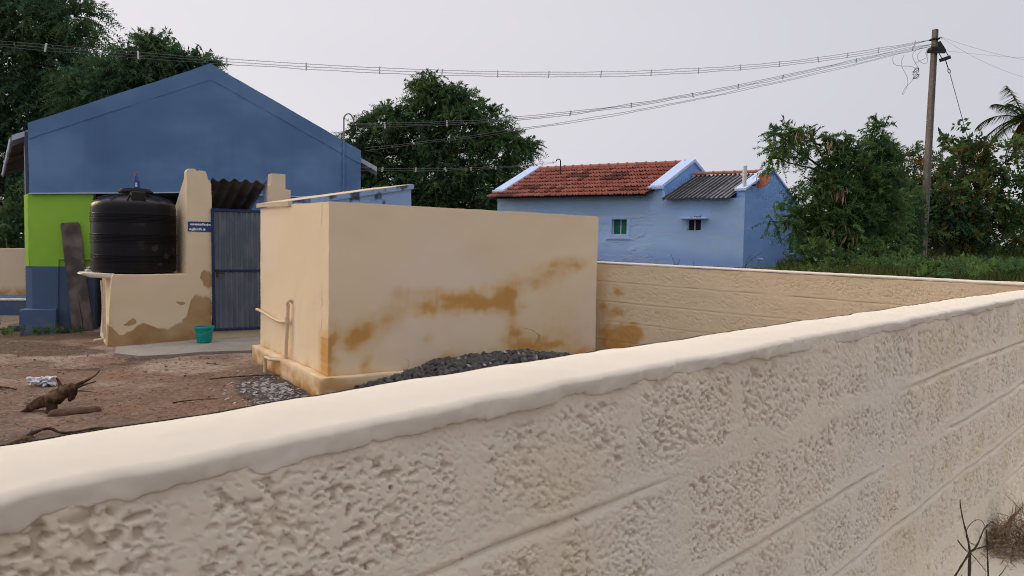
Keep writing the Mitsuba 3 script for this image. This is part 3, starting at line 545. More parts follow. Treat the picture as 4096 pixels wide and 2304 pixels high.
put(k + '__dome_rib', cat(ribs), 'mat_black', smooth=40); lab(k + '__dome_rib', kind='stuff')
va = np.array([-5.99, 10.36, 1.012]); dirv = unit([-.75, -.66, 0])
put(k + '__valve', cat([tube([va + .06 * -dirv, va + .05 * dirv], .014, 8), tube([va + .012 * dirv, va + .03 * dirv], .024, 10), tube([va + (0, 0, .0), va + (0, 0, .04)], .009, 6), box(va + (-.03, -.03, .038), va + (.03, .03, .048), .003)]), 'mat_white', smooth=40)
lab(k + '__valve', 'small white tap at the foot of the tank')
k = 'cleaner_bottle'; bc = np.array([tc[0] + .06, tc[1] - .03])
lab(k, 'dark blue cleaner bottle with red nozzle standing on the tank lid', 'bottle')
def oval(c, z, a, b): return [(c[0] + a * math.cos(t) , c[1] + b * math.sin(t), z) for t in np.linspace(0, 2 * np.pi, 20, endpoint=False)]
put(k + '__body', cat([hull(oval(bc, 2.193, .040, .026) + oval(bc, 2.30, .041, .027)), hull(oval(bc, 2.30, .041, .027) + oval(bc + (-.012, 0), 2.345, .026, .02)), hull(oval(bc + (-.012, 0), 2.345, .026, .02) + oval(bc + (-.014, 0), 2.375, .016, .016))]), 'mat_bottle', smooth=50)
put(k + '__nozzle', cat([tube(curve([(bc[0] - .014, bc[1], 2.37), (bc[0] - .012, bc[1], 2.395), (bc[0] + .006, bc[1], 2.412), (bc[0] + .02, bc[1], 2.42)], 8), np.linspace(.014, .006, 8), 8)]), 'mat_red', smooth=50)
put(k + '__label', cat([box((bc[0] - .008, bc[1] - .0295, 2.215), (bc[0] + .022, bc[1] - .026, 2.25), .001), box((bc[0] - .006, bc[1] - .0295, 2.260), (bc[0] + .022, bc[1] - .026, 2.270), .001), box((bc[0] - .004, bc[1] - .0295, 2.277), (bc[0] + .020, bc[1] - .026, 2.283), .001)]), 'mat_white')
k = 'tank_outlet_pipe'
lab(k, 'cream drain pipe running down the left edge of the tank platform', 'pipe')
put(k, cat([tube(curve([TOI([-.03, .04, .93]), TOI([-.025, .045, .6]), TOI([-.028, .05, .13])], 12), .017, 8), tube(curve([TOI([-.06, .04, .905]), TOI([-.045, .05, .5]), TOI([-.05, .05, .2])], 10), .010, 6), tube([TOI([-.028, .05, .125]), TOI([-.06, .08, .115]), TOI([-.16, .17, .112])], .017, 8)]), 'mat_cream_pipe', smooth=40)

# bucket
k = 'bucket'; b = np.array([-4.276, 10.15])
lab(k, 'teal plastic bucket standing on the concrete below the metal door', 'bucket')
put(k + '__body', lathe([(0, .045), (.088, .045), (.098, .055), (.112, .17), (.122, .262), (.118, .262), (.108, .17), (.094, .06), (0, .056)], 36, (*b, 0)), 'mat_teal', smooth=40)
put(k + '__rim', lathe([(.120, .238), (.134, .241), (.137, .262), (.131, .272), (.120, .270), (.118, .255)], 36, (*b, 0)), 'mat_teal', smooth=40)
put(k + '__handle', tube([(b[0] + .136 * math.cos(a) , b[1] - .05 * math.sin(a) - .125 * math.sin(a), .255 - .08 * math.sin(a)) for a in np.linspace(0, math.pi, 16)], .0045, 6), 'mat_teal', smooth=40)

# leaning plank
k = 'stone_plank'
lab(k, 'tall weathered grey plank leaning against the green wall', 'plank')
def plank_mesh(pa, w, L, th, seed, slit):
    x = [(-w / 2, 0), (-.012 if slit else w / 2, 0), (-.012 if slit else w / 2, .0)]
    poly = [(-w / 2, 0), (.02, .01), (.012, .30), (.0, .62), (-.006, .30), (-.004 + .035, .008), (w / 2 + .01, .0), (w / 2 - .005, L * .5), (w / 2 - .01, L - .03), (w / 2 - .03, L), (-w / 2 + .02, L - .005), (-w / 2 + .003, L - .03)]
    poly = [(-w / 2, 0), (.006, .012), (.002, .35), (-.008, .66), (.010, .40), (.022, .005), (w / 2 + .012, 0), (w / 2, L * .5), (w / 2 - .01, L - .03), (w / 2 - .03, L), (-w / 2 + .02, L - .006), (-w / 2 + .003, L - .035)]
    v, f = plaster(extrude(poly, 0, th), .05, .005, 8, seed)
    return v, f
v, f = plank_mesh(None, .275, 1.80, .045, 4, True)
bot, topp = SHED([.83, .30, -.06]), SHED([.635, .045, 1.735]); ez = unit(topp - bot); ex = np.r_[FD, 0]; ex = unit(ex - ez * (ex @ ez)); ey = np.cross(ez, ex)
put(k, (bot + v[:, :1] * ex + v[:, 1:2] * ey + v[:, 2:] * ez, f), 'mat_plank', smooth=35)

# ------------------------------------------------------------------ blue shed on the left
k = 'blue_shed'
lab(k, 'large dark blue gabled shed with bright green lower wall on the left', 'building')
g_edge = [(.09, 3.225), (2.71, 4.41), (5.22, 3.135)]
wall(k + '__gable_wall', SHED, [(.09, 2.145), (2.36, 2.262), (5.22, 2.262), (5.22, 3.135), (2.71, 4.41), (.09, 3.225)], .045, -.18, 'mat_shed_blue', .12, .007, 41)
lab(k + '__gable_wall', 'mottled dark blue upper gable wall')
band = lambda w: Polygon([(.09, 3.225), (2.71, 4.41), (5.22, 3.135), (5.22, 3.135 - w * 1.05), (2.71, 4.41 - w * 1.12), (.09, 3.225 - w * 1.05)])
wall(k + '__rake_band', SHED, band(.23), .046, .055, 'mat_shed_blue', .08, .005, 42)
put(k + '__ledge_flashing', SHED.mesh(cat([tube([(.09, .05, 2.142), (1.2, .052, 2.196), (2.4, .05, 2.262), (5.2, .05, 2.262)], .011, 6)])), 'mat_flash', smooth=40)
wall(k + '__green_wall', SHED, [(.06, 1.008), (.955, 1.008), (.955, 2.19), (.06, 2.146)], 0, -.3, 'mat_green', .12, .004, 43); lab(k + '__green_wall', 'bright lime green painted lower wall')
wall(k + '__dado', SHED, [(.10, -.3), (.955, -.3), (.955, 1.008), (.10, 1.008)], 0, -.3, 'mat_dado', .10, .004, 44)
wall(k + '__dado_001', SHED, [(2.2, -.3), (5.2, -.3), (5.2, 2.26), (2.2, 2.255)], 0, -.2, 'mat_shed_blue', .2, .004, 45)
put(k + '__chamfer', SHED.mesh(hull([(.06, 0, 1.01), (.06, 0, 2.14), (-.01, -.10, 1.01), (-.01, -.10, 2.12), (.06, -.25, 1.01), (.06, -.25, 2.14)])), 'mat_green')
put(k + '__chamfer_001', SHED.mesh(hull([(.10, 0, -.3), (.10, 0, 1.007), (-.01, -.11, -.3), (-.01, -.11, 1.007), (.10, -.25, -.3), (.10, -.25, 1.007)])), 'mat_dado')
SW = Frame(np.array(SHED([-.0, -.08, 0])[:2]), SIDE, (-.813, -.582))
for nm, z0, z1, m_ in (('side_wall', 2.12, 3.12, 'mat_shed_trim'), ('green_side_wall', 1.008, 2.12, 'mat_green'), ('side_dado', -.3, 1.008, 'mat_dado')):
    put(k + '__' + nm, SW.mesh(box((.02, -.02, z0), (.42, -.2, z1 - .002), .004)), m_)
SR = Frame(np.array(SHED([5.22, -.0, 0])[:2]), SIDE, (.813, .582))
put(k + '__far_side_wall', SR.mesh(box((.03, 0, -.2), (8, -.2, 3.0), .004)), 'mat_shed_blue')
wall(k + '__plinth', SHED, [(-.06, -.3), (.455, -.3), (.45, .335), (-.05, .345)], .17, -.3, 'mat_dado', .05, .010, 46, rd=1); lab(k + '__plinth', 'rough grey blue plinth block at the shed corner')
# doorway behind the tank
put(k + '__doorway', SHED.mesh(cat([box((.957, -.9, -.3), (2.198, -1.0, 2.3), .003), box((.90, -.305, -.3), (.956, -.95, 2.3), .003), box((2.199, -.205, -.3), (2.26, -.95, 2.3), .003), box((.956, -.19, 2.205), (2.199, -.9, 2.30), .003)])), 'mat_dark_inside')
lab(k + '__doorway', 'dark open doorway behind the water tank')
put(k + '__conduit', SHED.mesh(cat([tube([(.955, .018, 1.13), (.47, .018, 1.128)], .014, 8), tube([(.462, .018, 1.14), (.455, .018, 1.009)], .014, 8)])), 'mat_green', smooth=40)
put(k + '__conduit_001', SHED.mesh(cat([tube([(.455, .02, 1.008), (.44, .02, .35)], .013, 8), tube([(.44, .186, .35), (.432, .188, .06)], .013, 8), tube([(.44, .02, .355), (.44, .186, .352)], .013, 8)])), 'mat_dado', smooth=40)
# roof sheets behind the gable parapet, with eaves both sides
side3 = np.r_[SIDE, 0]
def roof_pt(s, z, back): return np.r_[SHED([s, -.19, 0])[:2] + SIDE * back, z]
rg = roof_pt(2.71, 4.27, .0); eL = roof_pt(-.165, 2.99, .0); eR = roof_pt(5.56, 2.82, 0)
put(k + '__roof_sheet', sheet(rg, side3, eL - rg, 56, .146, .024, .007, 6, 4, 1), 'mat_asbestos', smooth=50)
put(k + '__roof_sheet_001', sheet(rg, side3, eR - rg, 56, .146, .024, .007, 6, 4, 2), 'mat_asbestos', smooth=50)
put(k + '__eave_tile', sheet(eL + (0, 0, .012), side3, (eL - rg) * .012, 56, .146, .026, .012, 6, 2, 1), 'mat_flash', smooth=50); lab(k + '__eave_tile', 'pale corrugated eave edge at the left')
for a, b, nm in ((.10, -.165, 'barge_board'), (5.235, 5.55, 'barge_board_001')):
    zf = lambda s: 4.27 + 1.41 / 3.17 * (s - 2.71) if s < 2.71 else 4.27 - 1.47 / 2.89 * (s - 2.71)
    put(k + '__' + nm, SHED.mesh(hull([(s, d, zf(s) + dz) for s in (a, b) for d in (-.145, -.18) for dz in (-.03, .055)])), 'mat_flash')
    put(k + '__' + nm.replace('barge_board', 'verge_batten'), SHED.mesh(hull([(s, d, zf(s) + dz) for s in (a, b) for d in (-.15, -.18) for dz in (-.033, -.11)])), 'mat_asbestos')
# service pipe with swan neck
sp = lambda s, d, z: SHED([s, d, z])
put(k + '__down_pipe', tube([sp(4.906, .075, 2.27), sp(4.905, .075, 3.24)], .018, 8), 'mat_shed_blue', smooth=40)
put(k + '__service_pipe', tube(np.vstack([[sp(4.905, .075, 3.242), sp(4.905, .075, 3.62)], curve([sp(4.905, .075, 3.65), sp(4.93, .075, 3.74), sp(4.99, .075, 3.775), sp(5.05, .075, 3.73), sp(5.06, .075, 3.60)], 12)]), .014, 8), 'mat_gi_pipe', smooth=40)
put(k + '__pipe_joint', tube([sp(4.906, .075, 2.66), sp(4.906, .075, 2.74)], .026, 10), 'mat_shed_blue', smooth=40)

# side wall and low step on the far left
k = 'boundary_wall'
lab(k, 'cream boundary wall beyond the left side of the blue shed', 'wall')
put(k, plaster(box((-26, 18, -.3), (-9.5, 18.2, 1.19), .01), .3, .008, 3, 51), 'mat_block', smooth=40)
k = 'veranda_step'
lab(k, 'low dark blue step edged with white tiles beside the shed', 'step')
VS = Frame((-9.82, 14.0), unit([.98, .2]), unit([.2, -.98]))
put(k + '__riser', VS.mesh(box((-4, 0, -.35), (.75, -1.6, .245), .01)), 'mat_dado')
for j in range(18):
    put(num(k + '__edge_tile'), VS.mesh(box((.72 - .205 * (j + 1) + .004, .02, .247), (.72 - .205 * j, -.28, .27 + .002 * (j % 3)), .004)), 'mat_white')

# ------------------------------------------------------------------ pale blue tiled house
k = 'blue_house'
lab(k, 'pale blue house with a red tiled roof beyond the back wall', 'house')
facade = Polygon([(0, .5), (8.73, .5), (8.73, 3.33), (2.58, 3.33), (2.50, 3.02), (0, 3.06)], [[(3.75, 1.93), (4.28, 1.93), (4.28, 2.42), (3.75, 2.42)], [(1.30, 2.05), (1.73, 2.05), (1.73, 2.395), (1.30, 2.395)]])
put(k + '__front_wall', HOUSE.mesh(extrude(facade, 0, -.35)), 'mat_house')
GF = Frame(H0, GD, (.7071, -.7071))
gw = Polygon([(.0, .5), (4.25, .5), (4.22, 2.72), (1.70, 4.02), (0, 3.30)], [[(3.14, 1.40), (3.58, 1.40), (3.58, 2.04), (3.14, 2.04)]])
put(k + '__gable_wall', GF.mesh(extrude(gw, .002, -.28)), 'mat_gable'); lab(k + '__gable_wall', 'deeper blue gable end wall on the right')
def coping_pts(F, a, b, w0, w1, h0, h1): return F.mesh(hull([(s, d, z + dz) for s, z in (a, b) for d in (w0, w1) for dz in (h0, h1)]))
put(k + '__gable_coping', cat([coping_pts(GF, (-.06, 3.27), (1.70, 4.02), .05, -.33, .0, .07)]), 'mat_house_trim')
put(k + '__gable_coping_001', coping_pts(GF, (1.701, 4.02), (4.30, 2.70), .05, -.33, .0, .06), 'mat_house_trim')
# parapet gables of the tiled part
for j, s0 in enumerate((2.58, 8.73)):
    base = HOUSE([s0, .0, 0])[:2]
    PF = Frame(base, GD, HD if j else -HD)
    put(num(k + '__parapet_wall'), PF.mesh(extrude(Polygon([(.006, .5), (3.6, .5), (3.6, 3.45), (1.80, 4.40), (.006, 3.42)]), -.02 if not j else .0, -.24)), 'mat_gable' if not j else 'mat_house')
    put(num(k + '__parapet_coping'), cat([PF.mesh(hull([(s, d, z) for d in (.05, -.36) for s, z in ((-.10, 3.40), (-.10, 3.50), (1.80, 4.40), (1.80, 4.50))])),
                                          PF.mesh(hull([(s, d, z) for d in (.05, -.36) for s, z in ((1.801, 4.40), (1.801, 4.50), (3.7, 3.42), (3.7, 3.50))])),
                                          PF.mesh(box((-.22, .06, 3.36), (-.02, -.37, 3.47), .02))]), 'mat_house_trim')
# tiled roof: rows of interlocking tiles
rk = k + '__tiled_roof'
ridge0 = np.r_[HOUSE([2.83, 0, 0])[:2] + GD * 1.80, 4.36]; along = np.r_[HD, 0]
eave0 = np.r_[HOUSE([2.83, 0, 0])[:2] - GD * .46, 3.17]
sl_v = eave0 - ridge0; slen = np.linalg.norm(sl_v); sdir = sl_v / slen
nrm = unit(np.cross(along, sdir)); nrm *= np.sign(nrm[2])
wid = 5.92; deck = []
for a in (-.02, wid):
    for b in (.02, .985): deck += [ridge0 + along * a + sl_v * b - nrm * .03, ridge0 + along * a + sl_v * b - nrm * .06]
put(rk + '__deck', hull(deck), 'mat_dark_inside')
back_e = np.r_[HOUSE([2.83, 0, 0])[:2] + GD * 3.9, 3.3]
put(rk + '__rear_slope', hull([p + along * a + (0, 0, z) for p in (ridge0 - (0, 0, .03), back_e) for a in (0, wid) for z in (0, -.04)]), 'mat_tile_0')
NROW, NCOL = 8, 28
tw, tl = wid / NCOL, slen / NROW
px_ = np.array([0, .10, .18, .36, .44, .52, .60, .80, .90, 1.]); ph_ = np.array([.050, .038, .002, .002, .034, .034, .002, .002, .038, .050])
def tile_mesh():
    n = 10
    g = np.stack([np.stack([px_ * tw * 1.02, 0 * px_ + y, ph_ + z], -1) for y, z in ((0, .0), (tl * 1.13, .060), (tl * 1.13, .046), (tl * .9, .030))], 0)
    i = np.arange(g.shape[0] * n).reshape(-1, n); f = np.stack([i[:-1, :-1], i[:-1, 1:], i[1:, 1:], i[1:, :-1]], -1).reshape(-1, 4)
    e = [[0, 10, 20], [0, 20, 30], [9, 29, 19], [9, 39, 29]]
    return cat([(g.reshape(-1, 3), f), (g.reshape(-1, 3), np.array(e))])
tile_d = mikit.ply(tile_mesh(), 'mat_tile_0', smooth=25)
rng = np.random.default_rng(8)
dark_spots = [(8, 2, 1), (9, 3, 1), (15, 2, 2), (17, 6, 2), (22, 5, 1), (20, 6, 2), (24, 7, 1), (3, 6, 1), (13, 3, 1), (7, 3, 0)]
for r in range(NROW):
    for c in range(NCOL):
        o = ridge0 + along * (c * tw) + sdir * (r * tl) + nrm * (rng.uniform(-.004, .008))
        M = xform(o, along * 1., unit(sdir + nrm * rng.normal(0, .012)), nrm)
        dark = any(abs(c - a) + 1.5 * abs(r - b) <= w_ for a, b, w_ in dark_spots)
        d = dict(tile_d); d['bsdf'] = {'type': 'ref', 'id': 'mat_tile_%d' % (3 if dark and rng.random() < .6 else rng.choice([0, 0, 1, 2]))}; d['to_world'] = T4(M)
        scene[num(rk + '__tile')] = d
def ridge_tile(L, r=.10):
    th = np.linspace(-.2, np.pi + .2, 10); g = []
    for x, rr in ((0, r * 1.0), (L * .86, r), (L * .861, r * 1.22), (L, r * 1.22)):
        g.append(np.stack([0 * th + x, rr * np.cos(th), rr * .9 * np.sin(th)], -1))
    for x, rr in ((L, r * 1.05), (0, r * .85)): g.append(np.stack([0 * th + x, rr * np.cos(th), rr * .9 * np.sin(th)], -1))
    g = np.array(g); n = 10; i = np.arange(len(g) * n).reshape(-1, n)
    return cat([(g.reshape(-1, 3), np.stack([i[:-1, :-1], i[:-1, 1:], i[1:, 1:], i[1:, :-1]], -1).reshape(-1, 4))])
rl = wid / 17; rt = mikit.ply(ridge_tile(rl), 'mat_tile_2', smooth=35); cy = np.array([0, 0, 1.])
for j in range(17):
    d = dict(rt); d['to_world'] = T4(xform(ridge0 + along * (wid - (j) * rl) * 1. + (0, 0, .02 + rng.uniform(-.004, .004)), -along, np.cross(cy, -along), cy)); d['bsdf'] = {'type': 'ref', 'id': 'mat_tile_%d' % rng.choice([0, 2, 2])}
    scene[num(rk + '__ridge_tile')] = d
lab(rk + '__deck', 'dark underside of the tiles')
# the lower wing with a corrugated roof
wk = k + '__wing_roof'
wr0 = np.r_[HOUSE([.30, 0, 0])[:2] + GD * 1.70, 3.93]; we0 = np.r_[HOUSE([.30, 0, 0])[:2] - GD * .34, 3.03]
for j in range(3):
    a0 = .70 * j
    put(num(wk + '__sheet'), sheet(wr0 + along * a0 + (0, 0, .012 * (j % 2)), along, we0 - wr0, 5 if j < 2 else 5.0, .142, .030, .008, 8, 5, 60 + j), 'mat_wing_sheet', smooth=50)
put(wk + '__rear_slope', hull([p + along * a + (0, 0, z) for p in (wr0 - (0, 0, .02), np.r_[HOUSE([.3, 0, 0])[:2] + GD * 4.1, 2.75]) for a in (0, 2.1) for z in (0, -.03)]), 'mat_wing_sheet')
rt2 = mikit.ply(ridge_tile(.34, .085), 'mat_tile_2', smooth=35)
for j in range(7):
    d = dict(rt2); d['to_world'] = T4(xform(wr0 + along * (2.22 - j * .345) + (0, 0, .045), -along, np.cross(cy, -along), cy))
    scene[num(wk + '__ridge_tile')] = d
lab(wk + '__sheet', 'grey corrugated roof sheet of the lower wing')
# windows
w1 = k + '__window'
put(w1 + '__frame', HOUSE.mesh(extrude(Polygon([(3.64, 1.80), (4.39, 1.80), (4.39, 2.51), (3.64, 2.51)], [[(3.75, 1.93), (4.28, 1.93), (4.28, 2.42), (3.75, 2.42)]]), .0, .022)), 'mat_house')
put(w1 + '__sill', HOUSE.mesh(box((3.57, .0, 1.755), (4.45, .045, 1.778), .004)), 'mat_house_trim')
put(w1 + '__mullion', HOUSE.mesh(cat([box((4.000, -.13, 1.93), (4.025, -.17, 2.42), .002), box((3.75, -.13, 1.93), (3.77, -.17, 2.42), .002), box((4.26, -.13, 1.93), (4.28, -.17, 2.42), .002)])), 'mat_white')
for a, b in ((3.772, 3.998), (4.027, 4.258)):
    for j in range(6):
        z = 1.94 + j * .08
        put(num(w1 + '__slat'), HOUSE.mesh(hull([(s, d, zz) for s in (a, b) for d, zz in ((-.14, z), (-.148, z - .004), (-.17, z + .078), (-.178, z + .074))])), 'mat_shutter')
w2 = k + '__window_001'
put(w2 + '__frame', HOUSE.mesh(cat([box((1.30, -.05, 2.05), (1.325, -.09, 2.395), .002), box((1.705, -.05, 2.05), (1.73, -.09, 2.395), .002), box((1.50, -.05, 2.05), (1.53, -.09, 2.395), .002), box((1.325, -.05, 2.05), (1.50, -.09, 2.07), .002), box((1.53, -.05, 2.05), (1.705, -.09, 2.07), .002)])), 'mat_house_trim')
put(w2 + '__pane', HOUSE.mesh(cat([box((1.325, -.10, 2.05), (1.50, -.11, 2.39), .001), box((1.53, -.10, 2.05), (1.705, -.11, 2.39), .001)])), 'mat_black')
put(w2 + '__sunshade', HOUSE.mesh(box((1.08, .0, 2.415), (1.92, .34, 2.455), .006)), 'mat_house_trim')
put(k + '__window_002__shutter', GF.mesh(box((3.14, -.06, 1.40), (3.58, -.1, 2.04), .004)), 'mat_shutter')
put(k + '__window_002__sill', GF.mesh(box((3.06, .0, 1.36), (3.66, .05, 1.395), .004)), 'mat_house_trim')
put(k + '__vent_pipe', tube([np.r_[HOUSE([.06, -.12, 0])[:2], 3.1], np.r_[HOUSE([.06, -.12, 0])[:2], 4.02]], .064, 16), 'mat_white', smooth=40); lab(k + '__vent_pipe', 'upright white vent pipe at the corner of the wing')
put(k + '__waste_spout', tube([GF([1.0, .0, 1.20]), GF([1.0, .16, 1.20])], .03, 8), 'mat_house_trim', smooth=40)
mp = np.array([1.63, 26.0])
put(k + '__service_mast', tube(np.vstack([[(mp[0], mp[1], 4.0), (mp[0], mp[1], 4.46)], curve([(mp[0], mp[1], 4.48), (mp[0] - .04, mp[1], 4.55), (mp[0] - .11, mp[1], 4.56), (mp[0] - .15, mp[1], 4.49)], 8)]), .019, 7), 'mat_iron', smooth=40)
k = 'fallen_leaves'
rng = np.random.default_rng(77); lv = []
for j in range(16):
    p = HOUSE([1.42 + rng.normal(0, .10), .17 + rng.normal(0, .05), 2.462 + abs(rng.normal(0, .012))]); a = rng.uniform(0, 6.28)
    e = np.array([math.cos(a), math.sin(a), rng.normal(0, .25)]) * rng.uniform(.06, .13); w = np.array([-e[1], e[0], .03]) * .22
    lv.append(hull([p - e, p + e, p + w, p - w, p + (0, 0, .012)]))
put(k, cat(lv), 'mat_bark'); lab(k, 'small heap of dry dead leaves on the window sunshade', 'leaves', kind='stuff')
k = 'satellite_dish'
lab(k, 'rusty red satellite dish on the wing gable of the blue house', 'satellite dish')
dc = np.array([7.66, 22.6, 3.62]); dn_ = unit([-.80, -.50, .34]); ex = unit(np.cross([0, 0, 1], dn_)); ez = np.cross(dn_, ex)
prof = [(0, 0), (.08, .004), (.16, .017), (.24, .040)]
dish = lathe([(r, z) for r, z in prof] + [(.247, .046), (.243, .028), (.16, .003), (.08, -.010), (0, -.014)], 32)
put(k + '__reflector', xform(dc, ex, ez, dn_)[:3, :3] @ dish[0].T if False else (dc + dish[0][:, :1] * ex + dish[0][:, 1:2] * ez + dish[0][:, 2:] * dn_, dish[1]), 'mat_rust', smooth=40)
lnb = dc + dn_ * .36 - ez * .30
put(k + '__arm', tube(curve([dc - ez * .235 + dn_ * .03, dc - ez * .30 + dn_ * .16, lnb], 8), .013, 6), 'mat_rust', smooth=40)
put(k + '__feed_horn', tube([lnb - unit(lnb - dc) * .05, lnb + unit(lnb - dc) * .06], .028, 8), 'mat_iron', smooth=40)
put(k + '__mount', tube([dc - dn_ * .02, dc - dn_ * .12 - (0, 0, .06), np.r_[GF([.95, -.1, 0])[:2], 3.66]], .018, 6), 'mat_rust', smooth=40)
k = 'annex_wall'
lab(k, 'low blue wall end right of the pale blue house behind the bushes', 'wall')
AN = Frame(GF([4.27, -.05, 0])[:2], GD, (.7071, -.7071))
put(k + '__wall', AN.mesh(box((0, 0, .5), (1.45, -.2, 1.83), .01)), 'mat_gable'); put(k + '__cap', AN.mesh(box((0, .03, 1.833), (1.48, -.23, 1.87), .006)), 'mat_house_trim')
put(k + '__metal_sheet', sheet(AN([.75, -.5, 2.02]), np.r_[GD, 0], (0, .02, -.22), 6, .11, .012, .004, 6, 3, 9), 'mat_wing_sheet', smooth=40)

# ------------------------------------------------------------------ pole and wires
k = 'utility_pole'
lab(k, 'tall tapering grey concrete electricity pole at the right', 'utility pole')
pb, pt_ = np.array([13.393, 24., .2]), np.array([13.461, 24., 8.66])
def pole_at(z): return pb + (pt_ - pb) * (z - pb[2]) / (pt_[2] - pb[2])
def pole_sec(z):
    t = (z - .9) / 7.76; w, d = .102 - .036 * t, .085 - .017 * t; c = pole_at(z); r = .022
    xs = [(-w, -d), (-w * .55, -d), (-w * .45, -d + r), (w * .45, -d + r), (w * .55, -d), (w, -d), (w, d), (w * .55, d), (w * .45, d - r), (-w * .45, d - r), (-w * .55, d), (-w, d)]
    a = math.radians(25)
    return np.array([c + (x * math.cos(a) - y * math.sin(a), x * math.sin(a) + y * math.cos(a), 0) for x, y in xs])
zs = np.r_[np.linspace(.2, 7.85, 14), 7.87, 8.66]; g = np.array([pole_sec(z) for z in zs]); n = 12
for q in range(14, 16): g[q] = pole_at(zs[q]) + (g[q] - pole_at(zs[q])) * (1.0 if q == 14 else .98)
i = np.arange(len(zs) * n).reshape(-1, n); j = np.roll(i, -1, 1)
fs = np.concatenate([np.stack([i[:-1], j[:-1], j[1:], i[1:]], -1).reshape(-1, 4)])
put(k + '__shaft', cat([(g.reshape(-1, 3), fs), hull(np.vstack([g[-1], g[-1] + (0, 0, .01)]))]), 'mat_pole', smooth=25)
at = lambda x, y, z: pole_at(z) + np.array([x, y, 0])
put(k + '__cross_arm', hull([at(x, y, 7.93) + (0, 0, dz) for x in (-.30, .28) for y in (-.10, -.16) for dz in (-.04, .04)]), 'mat_iron')
put(k + '__clamp', cat([hull([at(x, y, z) for x in (-.14, .13) for y in (-.13, .14) for z in (8.0, 8.10)]), hull([at(x, y, z) for x, z in ((.10, 8.28), (.16, 8.30), (.36, 8.02), (.34, 7.99), (.12, 8.0)) for y in (-.05, .05)])]), 'mat_iron')
put(k + '__clamp_001', hull([at(x, y, z) for x in (-.12, .11) for y in (-.12, .13) for z in (8.34, 8.38)]), 'mat_iron')
put(k + '__hook', tube([at(.10, -.05, 8.40), at(.20, -.05, 8.42), at(.20, -.05, 8.36)], .012, 6), 'mat_iron')
k = 'guy_wire'
lab(k, 'stay wire with a black strain plate running down from the pole', 'guy wire')
gy1 = np.array([13.765, 23.9, 7.72]); gyr = np.array([13.912, 23.9, 7.34]); gdir = unit(gyr - gy1); gside = np.array([.93, 0, .33])
put(k + '__rod', tube([at(.10, -.08, 7.92), gy1 - gside * .09 + (0, 0, .02)], .012, 6), 'mat_iron'); put(k + '__rod_001', tube([at(.30, -.08, 8.02), gy1 + gside * .11 + (0, 0, .05)], .012, 6), 'mat_iron')
put(k + '__strain_plate', hull([gy1 + gside * a + np.array([-.33, 0, .93]) * b + (0, c, 0) for a in (-.17, .17) for b in (-.05, .06) for c in (-.04, .04)]), 'mat_iron')
put(k + '__rod_002', tube([gy1, gyr + gdir * -.06], .015, 6), 'mat_iron')
put(k + '__ring', tube([gyr + .055 * (math.cos(a) * gside * .7 + math.sin(a) * gdir * 1.2) for a in np.linspace(0, 2 * np.pi, 16)], .013, 6), 'mat_iron')
put(k + '__cable', tube([gyr + gdir * .06, np.array([14.634, 24.1, 5.58]), np.array([16.6, 24.8, .8])], .010, 6), 'mat_iron')
def span(A, B, sagf, n=40):
    t = np.linspace(0, 1, n)[:, None]; return A + (B - A) * t + sagf(t) * np.array([0, 0, 1.])
def bundle(key, path, offs, r, spc, spacer_h, label, seed):
    """path(t) -> points; offs: vertical offsets of the wires; spc: spacer positions t."""
    lab(key, label, 'power line')
    rng = np.random.default_rng(seed); t = np.linspace(0, 1, 150)
    P = path(t)
    for j, o in enumerate(offs):
        w = np.interp(t, np.linspace(0, 1, 30), rng.normal(0, .008, 30)) + o * np.interp(t, np.linspace(0, 1, 24), rng.uniform(.55, 1.1, 24))
        for s in spc:
            kx = np.exp(-((t - s) / .02) ** 2); w = w * (1 - kx) + o * kx
        q = P.copy(); q[:, 2] += w * np.clip(t / .06, .1, 1); q[:, 1] += rng.normal(0, .03) * 1
        put(num(key + '__wire'), tube(q, r, 4), 'mat_wire', smooth=40)
    for s in spc:
        c = path(np.array([s]))[0]; a = rng.normal(0, .10)
        put(num(key + '__spacer'), hull([c + (x + a * z, y, z) for x in (-.014, .014) for y in (-.014, .014) for z in (-spacer_h, spacer_h)]), 'mat_spacer')
PA = np.array([13.42, 24.]); B1 = np.array([-14, 13.5]); L1 = np.linalg.norm(B1 - PA); d1 = (B1 - PA) / L1
c1 = np.polyfit([.1, 2.31, 4.67, 7.48, 10.42, 13.46, 14.86, 17.83, 19.51, 21.21, 22.96, 24.65, 25.44], [8.372, 7.702, 7.207, 6.73, 6.276, 5.911, 5.771, 5.55, 5.479, 5.417, 5.381, 5.334, 5.324], 3)
def path1(t):
    s = t * 30.; z = np.where(s < 25.4, np.polyval(c1, s), np.polyval(c1, 25.4) + (s - 25.4) * np.polyval(np.polyder(c1), 25.4))
    return np.stack([PA[0] + d1[0] * s, PA[1] + d1[1] * s, z], -1)
bundle('power_line', path1, (.065, .0, -.065), .0055, [x / 30 for x in (.8, 2.31, 3.55, 4.67, 6.1, 7.48, 8.9, 10.42, 11.95, 13.46, 14.86, 16.3, 17.83, 19.51, 21.21, 22.96, 24.65, 26.6)], .085, 'three wire overhead line with pale spacers crossing the whole sky', 3)
gn = SHED([5.06, .075, 3.60]); L2 = np.linalg.norm(gn[:2] - PA); d2 = (gn[:2] - PA) / L2
c2 = np.polyfit([.12, 7.51, 9.28, 10.91, 12.89, 14.63, 16.17, 17.63, 18.92, 19.45], [8.175, 6.103, 5.647, 5.201, 4.727, 4.342, 4.055, 3.798, 3.626, 3.60], 3)
path2 = lambda t: np.stack([PA[0] + d2[0] * t * L2, PA[1] + d2[1] * t * L2, np.polyval(c2, t * L2)], -1)
